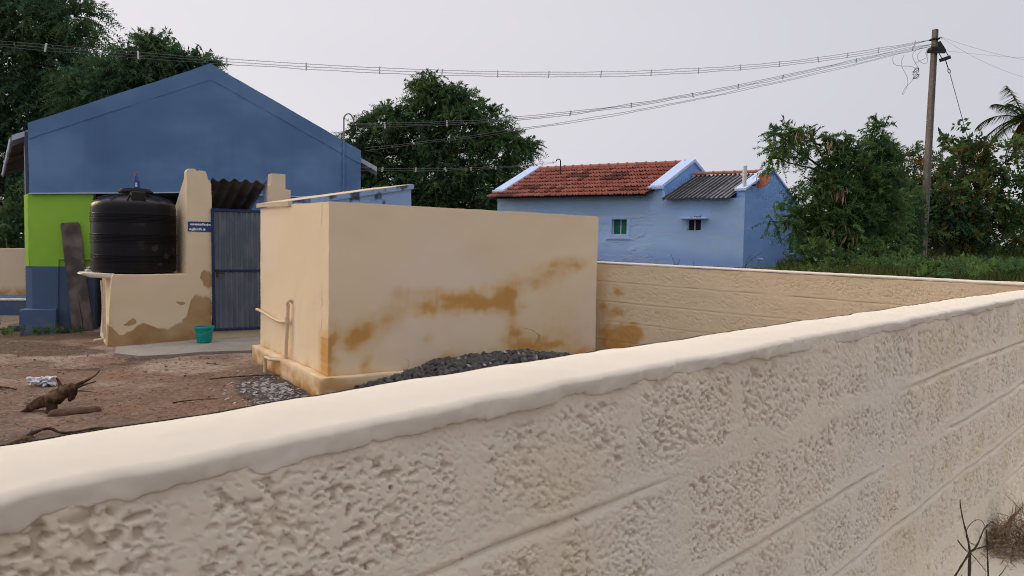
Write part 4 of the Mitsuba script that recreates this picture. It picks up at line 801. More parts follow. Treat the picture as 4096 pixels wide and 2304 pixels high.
bundle('service_line', path2, (.035, .0, -.035), .005, [x / L2 for x in (1.2, 4.2, 7.51, 9.28, 10.91, 12.89, 14.63, 16.17, 17.63, 18.92)], .058, 'spacer hung service line from the pole to the pipe on the blue shed', 4)
c3 = np.polyfit([.23, 6.97, 10.91, 15.58, 17.81, 19.11], [8.094, 6.167, 5.077, 3.939, 3.498, 3.195], 3)
path3 = lambda t: np.stack([PA[0] + d2[0] * t * 19.3, PA[1] + d2[1] * t * 19.3 + .02, np.polyval(c3, t * 19.3)], -1)
bundle('service_line_001', path3, (.02, -.02), .0045, [], .05, 'plain twin wire from the pole to the eave of the blue shed', 5)
A4, P4 = np.array([1.50, 26.]), np.array([-2.75, 13.3]); L4 = np.linalg.norm(P4 - A4); d4 = (P4 - A4) / L4
c4 = np.polyfit([.11, 6.31, 8.1, 9.65, 11.19, 12.62, 13.32], [4.44, 3.586, 3.36, 3.183, 3.01, 2.868, 2.816], 2)
path4 = lambda t: np.stack([A4[0] + d4[0] * t * L4, A4[1] + d4[1] * t * L4, np.polyval(c4, t * L4)], -1)
bundle('service_line_002', path4, (.02, -.02), .004, [x / L4 for x in (.5, 6.31, 8.1, 9.65, 11.19, 12.62)], .045, 'low twin wire from the house mast back to the blue shed', 6)
for j, (zA, xB, zB, sag) in enumerate(((8.42, 26, 9.5, .7), (8.40, 25, 9.0, 1.1), (8.0, 26, 9.4, .25))):
    key = num('thin_wire'); q = span(at(.20 if j < 2 else .28, -.05, zA), np.array([xB, 29., zB]), lambda t: -4 * sag * t * (1 - t))
    put(key, tube(q, .0032, 4), 'mat_wire'); lab(key, ('uppermost thin wire leaving the pole to the right', 'sagging thin wire leaving the pole to the right', 'lowest straight thin wire leaving the pole to the right')[j], 'wire')
k = 'loose_cable'
lab(k, 'tangle of loose hanging wire ends left of the pole top', 'wire')
rng = np.random.default_rng(6)
W3 = lambda dx, z: np.array([13.42 + dx, 23.85, z])
for pts in ([W3(-.42, 8.05), W3(-.62, 7.55), W3(-.5, 7.32), W3(-.72, 7.2)], [W3(-.3, 8.0), W3(-.34, 7.7), W3(-.52, 7.62), W3(-.66, 7.5)], [W3(-1.35, 7.75), W3(-1.28, 7.5), W3(-.98, 7.46), W3(-.6, 7.36)],
            [W3(-1.0, 7.8), W3(-.98, 7.3), W3(-.85, 6.85), W3(-1.0, 6.55), W3(-.95, 6.72), W3(-.75, 6.95), W3(-.7, 7.3)], [W3(-.45, 7.95), W3(-.5, 7.62), W3(-.35, 7.55), W3(-.33, 7.9)]):
    put(num(k + '__strand'), tube(curve(pts, 20), .006, 4), 'mat_wire')
for c in (W3(-.58, 7.34), W3(-.56, 7.14)):
    put(num(k + '__coil'), cat([tube([c + (.07 * math.cos(a) * (1 + .2 * q), .02 * q, .075 * math.sin(a + q)) for a in np.linspace(0, 6.28, 14)], .008, 4) for q in range(3)]), 'mat_wire')

# ------------------------------------------------------------------ vegetation
def norm(v): return v / (np.linalg.norm(v, axis=-1, keepdims=True) + 1e-9)
def leaf_quads(p, ax, ln, wd, rng):
    pr_ = norm(np.cross(ax, rng.normal(size=ax.shape)))
    ln, wd = ln[:, None], wd[:, None]
    if TRI[0]: return np.stack([p - pr_ * wd * .5, p + pr_ * wd * .5, p + ax * ln], 1)
    return np.stack([p, p + ax * ln * .45 + pr_ * wd * .5, p + ax * ln, p + ax * ln * .45 - pr_ * wd * .5], 1)
TRI = [True]
def sprays(rng, C, O, twigs, L, n, ll, lw, droop, cols, spread=.8, pairs=True, jit=.25):
    """Leafy twigs at the cluster centres C heading O; returns vertices, faces, colours and the twig lines."""
    N = len(C)
    d = norm(O[:, None] * 1. + rng.normal(size=(N, twigs, 3)) * spread); ln = rng.uniform(*L, (N, twigs, 1))
    t = np.linspace(.12, 1, n)
    pos = C[:, None, None] + d[:, :, None] * (ln * t)[..., None] + np.array([0, 0, -1.]) * (droop * ln * t ** 2)[..., None]
    tang = norm(d[:, :, None] + np.array([0, 0, -2.]) * (droop * t)[None, None, :, None])
    side = norm(np.cross(tang, rng.normal(size=(N, twigs, 1, 3))))
    V = []
    for sg in ((1, -1) if pairs else (1,)):
        ax = norm(tang * .55 + sg * side + rng.normal(size=tang.shape) * jit + np.array([0, 0, -.25]))
        m = ax.reshape(-1, 3).shape[0]
        V.append(leaf_quads(pos.reshape(-1, 3), ax.reshape(-1, 3), ll * rng.uniform(.6, 1.25, m), lw * rng.uniform(.7, 1.2, m), rng))
    V = np.stack(V, 1)                                    # (N*twigs*n, sides, 4, 3)
    cl = cols[rng.integers(0, len(cols), N)] * rng.uniform(.65, 1.35, (N, 1))
    cc = np.repeat(cl, twigs * n, 0)[:, None, None] * rng.uniform(.75, 1.25, (V.shape[0], V.shape[1], 1, 1)) * np.ones((1, 1, V.shape[2], 1))
    if V.shape[2] == 3: return V.reshape(-1, 3), np.arange(V.size // 3).reshape(-1, 3), cc.reshape(-1, 3), pos
    V = V.reshape(-1, 3); k = len(V) // 4; q = np.arange(k)[:, None] * 4
    return V, np.vstack([q + [0, 1, 2], q + [0, 2, 3]]), cc.reshape(-1, 3), pos
def crown_points(rng, lobes, N, ydeep=1.0, inner=.55):
    L = np.array(lobes, float); w = L[:, 3] ** 2; w /= w.sum()
    i = rng.choice(len(L), N, p=w); dd = norm(rng.normal(size=(N, 3)))
    rad = L[i, 3] * (inner + (1 - inner) * rng.random(N) ** .6)
    rad = rad * (.45 + 1.0 * meshkit.noise(dd * 2.6 + i[:, None] * 7.7, 5))
    P = L[i, :3] + dd * rad[:, None] * np.array([1, ydeep, 1])
    return P, norm(dd + np.array([0, 0, .25])), i
def limb(a, b, r0, r1, rng, sag=.12, n=7, k=6):
    a, b = np.array(a, float), np.array(b, float); t = np.linspace(0, 1, n)[:, None]; l = np.linalg.norm(b - a)
    o = rng.normal(size=(3, 3)) * l * sag * .35
    p = a + (b - a) * t + sum(o[j] * np.sin(np.pi * (j + 1) * t) / (j + 1) for j in range(3))
    return tube(p, np.linspace(r0, r1, n), k)
def tree(key, label, cat_, trunk, r0, lobes, N, cols, ll, lw, seed, twigs=5, L=(.4, .8), n=8, droop=.35, ydeep=1., spread=.8, inner=.55, limbs=True, group=None, r1=.35, pairs=True, low=None):
    rng = np.random.default_rng(seed); cols = np.array(cols, float)
    P, O, i = crown_points(rng, lobes, N, ydeep, inner)
    if low is not None: keep = P[:, 2] > low; P, O, i = P[keep], O[keep], i[keep]
    V, Fc, cc, pos = sprays(rng, P, O, twigs, L, n, ll, lw, droop, cols, spread, pairs)
    put(key + '__crown', (V, Fc), 'mat_leaf', color=cc)
    tr = np.array(trunk, float); ms = [tube(curve(tr, 14), np.linspace(r0, r0 * r1, 14) * (1 + .15 * np.sin(np.arange(14) * 2.1)), 10)]
    if limbs:
        bl = []
        for q in lobes:
            q = np.array(q); j = np.argmin(np.linalg.norm(tr - q[:3] + (0, 0, .6), axis=1)); a = tr[j]
            bl.append(limb(a, q[:3], r0 * .45 * (.5 + .5 * min(1, q[3])), .015, rng))
        for p, w in list(zip(P, i))[:90]:
            bl.append(limb(lobes[w][:3], p, .018, .006, rng, n=4, k=4))
        put(key + '__limb', cat(bl), 'mat_bark', smooth=50); lab(key + '__limb', kind='stuff')
    put(key + '__trunk', cat(ms), 'mat_bark', smooth=50)
    lab(key, label, cat_, group)
DKG = [(0.073, 0.14, 0.066), (0.097, 0.17, 0.077), (0.059, 0.121, 0.066), (0.112, 0.17, 0.077), (0.068, 0.151, 0.088)]  # greens lifted and turned grey-blue, a slight haze put into the leaf colour
MID = [(0.084, 0.164, 0.062), (0.116, 0.195, 0.07), (0.07, 0.139, 0.066), (0.131, 0.213, 0.078)]
BRT = [(0.083, 0.158, 0.051), (0.113, 0.196, 0.063), (0.069, 0.133, 0.053), (0.14, 0.216, 0.069)]
OLV = [(0.11, 0.124, 0.041), (0.166, 0.145, 0.048), (0.083, 0.11, 0.041), (0.193, 0.124, 0.055), (0.097, 0.138, 0.041)]
LA = [[-17.18, 26, 8.9, 1.31], [-15.38, 26, 9.1, 0.82], [-16.24, 26, 7.28, 1.27], [-17.79, 26, 6.29, 1.39], [-14.71, 26, 7.17, 0.82], [-17.56, 26, 3.95, 1.43], [-15.4, 26, 5.4, 1.23], [-18.0, 26, 2.2, 1.07], [-19.69, 26, 8.6, 1.74], [-19.76, 26, 5.57, 1.74], [-15.6, 26.5, 3.4, 1.31], [-17.6, 26, 10.4, 1.07]]
tree('shade_tree', 'huge dark feathery tree filling the top left corner', 'tree', [(-16.6, 26.6, -.2), (-16.5, 26.5, 2.0), (-16.6, 26.3, 4.2), (-16.8, 26.2, 6.5)], .42, LA, 2000, DKG, .125, .05, 11, 5, (.35, 1.1), 11, .5, spread=.55, inner=.3)
LB_ = [[-11.19, 23, 7.0, 0.63], [-10.21, 23, 6.65, 0.5], [-12.05, 23, 6.55, 0.81], [-10.82, 23, 7.2, 0.43], [-9.65, 23, 6.6, 0.22], [-11.69, 23, 5.83, 0.9], [-13.05, 23, 5.68, 0.86], [-10.45, 23, 5.5, 0.72], [-12.75, 23.3, 4.2, 1.08], [-13.75, 23, 3.1, 0.94], [-11.05, 23.3, 4.2, 0.94], [-10.15, 23.2, 4.9, 0.6], [-9.85, 23, 6.75, 0.45], [-9.6, 23, 6.4, 0.35]]
tree('shade_tree_001', 'dark feathery tree rising behind the peak of the blue shed', 'tree', [(-11.6, 23.4, -.2), (-11.5, 23.3, 1.8), (-11.4, 23.2, 3.6), (-11.3, 23.1, 5.4)], .32, LB_, 1350, DKG, .11, .042, 12, 5, (.3, .85), 11, .45, spread=.55, inner=.3)
LC = [[-3.9, 34, 8.24, 0.87], [-2.51, 34, 8.03, 0.61], [-5.9, 34, 7.0, 0.83], [-7.2, 34, 6.3, 0.66], [-6.87, 34, 5.47, 0.75], [-4.79, 34, 6.41, 1.28], [-2.28, 34, 6.9, 1.12], [-1.13, 34, 7.08, 0.63], [-0.66, 34, 6.03, 0.9], [0.64, 34, 5.96, 0.36], [0.05, 34, 5.14, 0.45], [-3.4, 34, 4.62, 1.5], [-5.71, 34, 4.34, 1.12], [-1.09, 34, 4.19, 1.12], [-3.64, 34, 2.98, 1.04], [-5.84, 34, 2.58, 0.98], [-0.52, 34, 3.05, 0.98], [-6.75, 34.5, 3.18, 0.89], [-1.95, 34.6, 2.58, 0.98], [-4.55, 34.6, 1.98, 0.89], [-6.7, 34, 5.0, 0.88], [0.55, 34, 5.9, 0.44], [-3.2, 34, 8.0, 0.77]]
tree('shade_tree_002', 'broad dark round tree standing between the shed and the tiled house', 'tree', [(-3.1, 34.4, -.2), (-3.0, 34.3, 2.2), (-3.2, 34.2, 3.6), (-3.6, 34.1, 5.6)], .42, LC, 2100, DKG[:4] + MID[:2], .14, .055, 13, 5, (.3, .95), 11, .45, spread=.55, inner=.3)
LD = [[6.94, 19, 4.35, .40], [6.75, 19, 3.88, .36], [7.71, 19, 4.25, .42], [8.34, 19, 3.85, .55], [9.35, 19, 4.55, .30], [9.35, 19, 4.15, .4], [9.41, 19, 3.75, .52], [8.57, 19, 3.15, .8], [7.95, 19, 3.03, .6], [9.5, 19, 3.06, .6], [6.92, 19, 2.35, .34], [7.38, 19, 2.21, .26], [8.51, 19, 2.23, .8], [7.9, 19, 2.05, .5], [9.3, 19.2, 2.2, .7], [8.4, 19.2, 1.5, .5]]
tree('feathery_tree', 'feathery green pod tree in front of the right end of the house', 'tree', [(8.772, 19, .5), (8.68, 19, 1.5), (8.55, 19, 2.3), (8.3, 19, 3.3)], .11, LD, 700, MID + BRT[:2], .10, .034, 14, 4, (.22, .5), 11, .35, limbs=True, inner=.35)
rng = np.random.default_rng(40)
pods = []
for c, N in (((7.2, 18.7, 4.45), 26), ((8.15, 18.6, 2.95), 60), ((7.95, 18.6, 4.15), 30), ((8.25, 18.5, 1.95), 20), ((9.0, 18.7, 4.0), 22)):
    for q in range(N):
        p = np.array(c) + rng.normal(0, 1, 3) * (.16, .15, .12); e = unit([rng.normal(0, .25), rng.normal(0, .25), -1]) * rng.uniform(.16, .34); w = unit(np.cross(e, rng.normal(size=3))) * .016
        pods.append((np.array([p, p + e * .5 + w, p + e, p + e * .5 - w]), np.array([[0, 1, 2], [0, 2, 3]])))
pv, pf = cat(pods); put('feathery_tree__seed_pods', (pv, pf), 'mat_vc', color=np.repeat(np.array([[.32, .22, .13]]) * rng.uniform(.5, 1.2, (len(pv) // 4, 1)), 4, 0)); lab('feathery_tree__seed_pods', 'hanging clusters of dry brown pods', kind='stuff')
tree('leafy_shrub', 'bright green flowering shrub at the corner of the pale blue house', 'shrub', [(7.4, 17.6, .3), (7.4, 17.5, .8), (7.4, 17.5, 1.2)], .03, [[7.3, 17.5, 1.30, .42], [6.75, 17.5, 1.0, .28], [7.79, 17.5, 1.1, .38], [7.5, 17.6, .8, .4], [6.95, 17.5, 1.35, .16]], 170, BRT, .075, .04, 15, 4, (.15, .35), 6, .2, inner=.3)
tree('leafy_shrub_001', 'green flowering shrub right of the feathery tree trunk', 'shrub', [(8.9, 17.6, .3), (8.9, 17.5, .8), (8.8, 17.5, 1.2)], .03, [[8.6, 17.5, 1.35, .45], [9.21, 17.5, 1.15, .42], [9.6, 17.6, 1.0, .3], [8.8, 17.6, .85, .4], [9.4, 17.6, .75, .4]], 170, BRT[:3] + MID, .075, .04, 16, 4, (.15, .35), 6, .2, inner=.3)
fl = []
for q in range(26):
    p = np.array([rng.choice([7.2, 7.7, 8.6, 9.2, 9.6]) + rng.normal(0, .28), 17.1 + rng.normal(0, .1), 1.2 + rng.normal(0, .25)])
    for a in range(5):
        an = a * 1.257; e = np.array([math.cos(an), -.35, math.sin(an)]) * .022
        fl.append(hull([p, p + e + (0, 0, .004), p + e * 1.3, p + e - (0, 0, .006), p + (0, -.01, 0)]))
put('shrub_flowers', cat(fl), 'mat_white'); lab('shrub_flowers', 'scattered small white blossoms on the green shrubs', 'flowers', kind='stuff')
LF = [[15.16, 28, 4.75, .8], [15.09, 28, 3.3, 1.1], [16.28, 28, 3.57, .95], [16.65, 28, 4.9, .7], [14.3, 28, 2.7, .95], [16.19, 28, 2.5, .9], [13.3, 28.4, 2.6, .9], [14.2, 28.4, 3.9, .8], [12.6, 28.6, 2.2, .7]]
tree('olive_tree', 'olive and brown leaved tree behind the concrete pole', 'tree', [(14.7, 28, .6), (14.66, 28, 1.6), (15.0, 28, 2.6), (15.3, 28, 3.6)], .15, LF, 520, OLV + MID[:3], .13, .06, 17, 4, (.3, .6), 7, .3)
TRI[0] = False
LG = [[15.22, 26, 5.5, .28], [16.05, 26, 5.5, .42], [16.57, 26, 4.9, .42], [15.77, 26, 4.4, .6], [17.16, 26, 4.43, .6], [17.75, 26, 5.1, .45], [16.52, 26, 3.6, .7], [17.72, 26, 3.6, .7], [15.86, 26, 2.7, .8], [17.28, 26, 2.5, .8], [18.5, 26, 3.0, .7], [18.4, 26, 4.2, .5]]
tree('broadleaf_tree', 'sparse broad leaved tree in front of the coconut palm', 'tree', [(16.5, 26, .6), (16.35, 26, 1.5), (16.2, 26, 2.6), (16.4, 26, 3.8)], .10, LG, 230, MID + OLV[:2], .20, .11, 18, 3, (.25, .55), 5, .15, inner=.25)
TRI[0] = True
tree('leaning_tree', 'dark tree with a leaning trunk just right of the pole foot', 'tree', [(14.72, 25.8, .6), (14.95, 25.8, 1.3), (15.25, 25.8, 2.2), (15.5, 25.8, 3.0)], .17, [[15.3, 25.9, 2.75, .7], [14.6, 25.9, 2.6, .6], [15.9, 25.9, 2.5, .6], [15.1, 26, 3.4, .6]], 260, DKG + OLV[:2], .13, .07, 19, 4, (.25, .5), 6, .25)
tree('thicket', 'dark tangled thicket of bushes between the feathery tree and the pole', 'thicket', [(11.5, 23, .4), (11.5, 23, 1.2), (11.6, 23, 2)], .06, [[10.9, 22.5, 1.6, .8], [11.8, 23, 1.9, 1.0], [12.6, 24.5, 1.7, .8], [11.2, 23, 2.9, 1.0], [12.2, 24, 3.1, 1.0], [11.9, 24, 4.0, .7], [10.6, 22.6, 3.3, .8], [10.7, 22.4, 2.4, .8], [12.9, 25, 2.5, .8]], 620, DKG + MID, .12, .06, 20, 4, (.25, .55), 7, .25)
lab('thicket', kind='stuff')
tree('hedge', 'dark brownish far hedge behind the grass field at the right edge', 'hedge', [(19.5, 31, 1), (19.5, 31, 1.8), (19.5, 31, 2.4)], .08, [[18.6, 31, 2.6, 1.0], [20.2, 31, 2.8, 1.1], [21.8, 31, 2.7, 1.1], [23.4, 31, 3.0, 1.2], [25, 31, 2.8, 1.2], [17.4, 31.5, 2.5, 1.0]], 480, OLV + DKG, .15, .07, 21, 4, (.3, .6), 6, .25, limbs=False)
lab('hedge', kind='stuff')
tree('dark_hedge', 'dark bushes below the left eave of the blue shed', 'hedge', [(-16, 22, -.1), (-16, 22, 1), (-16, 22, 1.6)], .1, [[-17.5, 21.5, 1.4, 1.1], [-15.9, 21.5, 1.6, 1.2], [-14.3, 21.6, 1.5, 1.1], [-13, 21.8, 1.4, 1.0]], 380, DKG, .14, .07, 22, 4, (.3, .6), 6, .25, limbs=False)
lab('dark_hedge', kind='stuff')

def palm(key, label, base, top, r, nf, fl_, seed, leaf=.55, skirt=0, elev=(-.55, 1.1)):
    rng = np.random.default_rng(seed); base, top = np.array(base, float), np.array(top, float)
    lab(key, label, 'palm tree')
    pts = curve([base, (base + top) / 2 + (.15, 0, 0), top], 16); rr = np.linspace(r * 1.25, r, 16) * (1 + .05 * (np.arange(16) % 2))
    put(key + '__trunk', tube(pts, rr, 10), 'mat_bark', smooth=50)
    for j in range(nf + skirt):
        az = j * 2.399 + rng.normal(0, .15); dead = j >= nf
        el = rng.uniform(-1.2, -.75) if dead else elev[0] + (elev[1] - elev[0]) * ((j + .5) / nf) ** .8
        n = 26; t = np.linspace(0, 1, n); Lf = fl_ * rng.uniform(.8, 1.1) * (.7 if dead else 1)
        dz = np.sin(el) * t - .62 * t ** 2 * np.cos(el) - .05; dh = np.cos(el) * t * (1 - .18 * t ** 2)
        h = np.array([math.cos(az), math.sin(az), 0])
        p = top + h * (dh * Lf)[:, None] + np.array([0, 0, 1.]) * (dz * Lf)[:, None]
        tg = norm(np.gradient(p, axis=0)); side = norm(np.cross(tg, np.array([0, 0, 1.]) + 0 * tg)); ms = [tube(p, np.linspace(.035, .006, n), 4)]
        col = np.array([.13, .085, .035]) if dead else np.array([[.035, .06, .02], [.05, .075, .025], [.06, .07, .025]][j % 3])
        V, cc = [], []
        for sg in (1, -1):
            for q in range(2):
                tt = np.clip(t[2:] + q * .018, 0, 1); pp = np.stack([np.interp(tt, t, p[:, c]) for c in range(3)], 1)
                sc = leaf * (np.sin(np.pi * (tt * .86 + .10)) ** .6)
                ax = norm(tg[2:] * .45 + sg * side[2:] + np.array([0, 0, -.75 - .5 * dead]) + rng.normal(0, .10, pp.shape))
                V.append(leaf_quads(pp, ax, sc * rng.uniform(.85, 1.1, len(pp)), .035 + 0 * sc, rng))
        V = np.concatenate(V).reshape(-1, 3)
        m = cat([ms[0], (V, np.arange(len(V)).reshape(-1, 3))]); nc = len(m[0])
        put(num(key + '__frond'), m, 'mat_leaf', color=np.repeat(col[None] * rng.uniform(.8, 1.2), nc, 0))
palm('coconut_palm', 'coconut palm with drooping fronds at the right edge', (23.8, 34, .9), (23.4, 34, 7.85), .16, 18, 2.45, 5, .75, 7)
palm('coconut_palm_001', 'far small palm top behind the left end of the tiled roof', (1.0, 45, 0), (.84, 45, 5.75), .15, 14, 1.6, 6, .5)

# grass field and low weeds behind the back wall
rng = np.random.default_rng(51)
def blades(N, xs, ys, h, w, cols, seed, wind=.3, per=1):
    rng = np.random.default_rng(seed)
    y = ys[0] + (ys[1] - ys[0]) * rng.random(N) ** 1.3; x = rng.uniform(xs[0], xs[1], N) * (y if callable(w) is False and per == 2 else 1)
    return x, y
N = 60000; y = 8.5 + 33 * rng.random(N) ** 1.15; x = (.36 + .55 * rng.random(N) ** .85) * y; kq = ((x - 4.57) * .622 + (y - 6.1) * .783) > .7; x, y = x[kq], y[kq]; N = len(x)
dn = meshkit.fbm(np.stack([x * .6, y * .45, 0 * x], -1), 3, 4); keep = dn > rng.uniform(.2, .55, N); x, y = x[keep], y[keep]; N = len(x)
z = ground_z(x, y) - .02; hgt = rng.uniform(.08, .30, N) * (.6 + .9 * meshkit.fbm(np.stack([x * .4, y * .3, 0 * x + 9], -1), 2, 5)); an = rng.uniform(0, 6.28, N); ln = rng.uniform(.1, .5, N) * hgt
p = np.stack([x, y, z], -1); tip = p + np.stack([np.cos(an) * ln, np.sin(an) * ln, hgt], -1); mid_ = p + np.stack([np.cos(an) * ln * .3, np.sin(an) * ln * .3, hgt * .55], -1)
sd = np.stack([-np.sin(an), np.cos(an), 0 * an], -1) * rng.uniform(.008, .017, N)[:, None]
V = np.stack([p - sd, p + sd, mid_ + sd * .8, tip, mid_ - sd * .8], 1).reshape(-1, 3); q = np.arange(N)[:, None] * 5
gc = np.array([(.06, .10, .03), (.085, .12, .035), (.13, .12, .055), (.045, .08, .025), (.11, .13, .04)])
sel = np.clip((meshkit.fbm(np.stack([x * .5, y * .35, 0 * x + 3], -1), 3, 6) * 7 - 1 + rng.normal(0, .9, N)).astype(int), 0, 4)
put('grass_field', (V, np.vstack([q + [0, 1, 2], q + [0, 2, 4], q + [4, 2, 3]])), 'mat_leaf', color=np.repeat(gc[sel] * rng.uniform(.7, 1.3, (N, 1)), 5, 0))
lab('grass_field', 'unmown green and straw coloured grass behind the back wall', 'grass', kind='stuff')
N = 1000; y = rng.uniform(12, 26, N); x = rng.uniform(.40, .78, N) * y; keep = meshkit.fbm(np.stack([x * .5, y * .4, 0 * x + 2], -1), 3, 8) > .5; x, y = x[keep], y[keep]
C = np.stack([x, y, ground_z(x, y) + .12 + .2 * rng.random(len(x))], -1)
V, Fc, cc, _ = sprays(rng, C, np.tile([0, 0, 1.], (len(C), 1)), 4, (.12, .30), 5, .08, .04, .3, np.array(BRT + MID), .7)
put('low_weeds', (V, Fc), 'mat_leaf', color=cc); lab('low_weeds', 'low leafy weeds scattered through the grass field', 'weeds', kind='stuff')

# ------------------------------------------------------------------ things in the yard
k = 'gravel_heap'
lab(k, 'long heap of dark crushed stone against the stained wall', 'gravel heap')
def heap_h(s, t):
    prof = np.interp(s, [-.1, .16, .45, .92, 1.08, 1.5, 2.05, 2.5, 2.8, 3.15, 3.6], [-.05, .06, .12, .21, .27, .295, .31, .26, .22, .12, -.05])
    return prof * np.clip(1.08 - np.abs((t - .30) / .85) ** 1.8, -.2, 1) + .03 * (meshkit.fbm(np.stack([s * 5, t * 5, 0 * s], -1), 3, 9) - .5)
s_, t_ = np.meshgrid(np.linspace(-.05, 3.5, 90), np.linspace(.0, 1.25, 36)); hz = heap_h(s_, t_) - .03
i = np.arange(s_.size).reshape(s_.shape); put(k + '__core', BLOCK.mesh((np.stack([s_, t_, hz], -1).reshape(-1, 3), np.stack([i[:-1, :-1], i[:-1, 1:], i[1:, 1:], i[1:, :-1]], -1).reshape(-1, 4))), 'mat_stone_0', smooth=True)
rng = np.random.default_rng(9); var = [pebble(rng, 1, .75) for _ in range(5)]; pv = [mikit.ply(m, 'mat_stone_1') for m in var]
N = 2600; s = rng.uniform(.05, 3.4, N); t = rng.uniform(.03, 1.15, N); h = heap_h(s, t); ok = h > .015; s, t, h = s[ok], t[ok], h[ok]
W = BLOCK(np.stack([s, t, h], -1)); size = rng.uniform(.018, .040, len(s)) * np.where(rng.random(len(s)) < .15, 1.25, 1)
dist = np.linalg.norm(W - EYE, axis=1); vis = (t < .8) & (h > .05); order = np.argsort(-(size / dist) * np.where(vis, 1, .01)); rest = []
for n_, a in enumerate(order):
    Rm = trimesh.transformations.random_rotation_matrix(rng.random(3))[:3, :3] * size[a]; j = rng.integers(0, 5)
    if n_ < 300:
        M = np.eye(4); M[:3, :3] = Rm; M[:3, 3] = W[a]
        d = dict(pv[j]); d['bsdf'] = {'type': 'ref', 'id': 'mat_stone_%d' % rng.choice([0, 0, 1, 1, 2])}; d['to_world'] = T4(M); scene[num(k + '__stone')] = d
    else: rest.append((var[j][0] @ Rm.T + W[a], var[j][1]))
put(k + '__loose_stones', cat(rest), 'mat_stone_1'); lab(k + '__loose_stones', kind='stuff')
fk = []
for q in range(14):
    s0, t0 = rng.uniform(.35, 2.2), rng.uniform(.2, .7); p = BLOCK([s0, t0, float(heap_h(np.array(s0), np.array(t0))) + .03]); e = unit(rng.normal(size=3)) * rng.uniform(.015, .035); w = unit(np.cross(e, rng.normal(size=3))) * .014; n2 = unit(np.cross(e, w)) * .003
    fk.append(hull([p - e + n2, p + e + n2, p + w + n2, p - w - n2, p - e - n2, p + e - n2]))
put(k + '__paint_flake', cat(fk), 'mat_chip'); lab(k + '__paint_flake', kind='stuff')

N = 900; u_ = rng.normal(0, 1, (N, 2)); cx = np.array([-2.32, 7.1]); ax1, ax2 = unit([-.45, .89]), unit([.89, .45])
P2 = cx + u_[:, :1] * ax1 * .52 + u_[:, 1:] * ax2 * .17; P2 = P2[((P2 - C0) @ U_C < -.14)]
fk = []
for p in P2:
    e = rng.uniform(0, 6.28); l = .005 + .022 * rng.random() ** 2.2; w = l * rng.uniform(.35, .9); c, s = math.cos(e), math.sin(e); tl_ = rng.normal(0, .25, 2)
    o = np.array([p[0], p[1], float(ground_z(p[0], p[1])) + .006])
    fk.append(hull([o + (x * c - y * s, x * s + y * c, x * tl_[0] + y * tl_[1] + dz) for x, y in ((-l, -w * .6), (l * .7, -w), (l, w * .5), (-l * .6, w)) for dz in (0, .002)]))
put('paint_chips', cat(fk), 'mat_chip'); lab('paint_chips', 'spill of pale flaked paint chips at the enclosure corner', 'paint chips', kind='stuff')
N = 5200; y = 4.2 + 6 * rng.random(N); x = rng.uniform(-.72, -.24, N) * y; rest = []; cl = []
ok = ((np.stack([x, y], -1) - C0) @ U_C < -.15); x, y = x[ok], y[ok]
dens = meshkit.fbm(np.stack([x * 1.3, y * 1.3, 0 * x], -1), 3, 12); ok = dens > rng.uniform(.25, .62, len(x)); x, y = x[ok], y[ok]
tone = np.array([(.20, .125, .085), (.14, .09, .06), (.30, .24, .20), (.10, .07, .055), (.42, .38, .34)])
lowp = [pebble(rng, 0, .6) for _ in range(6)]
for a, b in zip(x, y):
    r = min(.022, .0045 * math.exp(rng.normal(0, .55))); m = lowp[rng.integers(0, 6)]; Rm = trimesh.transformations.rotation_matrix(rng.uniform(0, 6.28), [0, 0, 1])[:3, :3] * r
    v = m[0] @ Rm.T + (a, b, float(0)); rest.append((v, m[1])); cl.append(np.tile(tone[rng.choice(5, p=[.38, .28, .16, .12, .06])] * rng.uniform(.7, 1.2), (len(v), 1)))
V, Fc = cat(rest); V[:, 2] += np.repeat(ground_z(x, y), len(lowp[0][0])) + .002
put('pebbles', (V, Fc), 'mat_vc', color=np.vstack(cl)); lab('pebbles', 'small stones and clods strewn over the reddish earth', 'pebbles', kind='stuff')

# fallen stump with roots
k = 'tree_stump'
lab(k, 'gnarled brown uprooted stump lying on the earth at the left', 'stump')
def blob_chain(chain, edge=.02, amp=.012, seed=0, lv=8):
    M = None
    for (a, ra), (b, rb) in zip(chain[:-1], chain[1:]):
        s = []
        for c, r in ((a, ra), (b, rb)): s.append(np.array(trimesh.creation.icosphere(subdivisions=1, radius=r).vertices) + np.array(c))
        h = m3.Manifold.hull_points(np.vstack(s)); M = h if M is None else M + h
    M = M.refine_to_length(edge); q = M.to_mesh(); t = trimesh.Trimesh(q.vert_properties[:, :3], q.tri_verts, process=True)
    trimesh.smoothing.filter_taubin(t, iterations=lv); v = np.array(t.vertices)
    nn = t.vertex_normals
    return v + nn * (amp * 2 * (meshkit.fbm(v * np.array([18, 18, 30]), 4, seed) - .5))[:, None], np.array(t.faces)
S0 = np.array([-3.86, 6.1, 0])
put(k + '__trunk', blob_chain([(S0 + (-.16, -.02, .035), .035), (S0 + (-.08, 0, .075), .05), (S0 + (.02, 0, .11), .065), (S0 + (.10, .02, .165), .06), (S0 + (.155, .03, .19), .045), (S0 + (.17, .02, .13), .03), (S0 + (.155, 0, .10), .018)], .02, .020, 1), 'mat_stump', smooth=True)
put(k + '__root', blob_chain([(S0 + (.0, 0, .09), .05), (S0 + (.02, -.03, .02), .045), (S0 + (.03, -.05, -.05), .05)], .02, .014, 2), 'mat_stump', smooth=True)
put(k + '__root_001', tube(curve([S0 + (-.15, -.02, .03), S0 + (-.20, -.04, .0), S0 + (-.25, -.07, -.03)], 10), np.linspace(.026, .014, 10), 7), 'mat_stump', smooth=50)
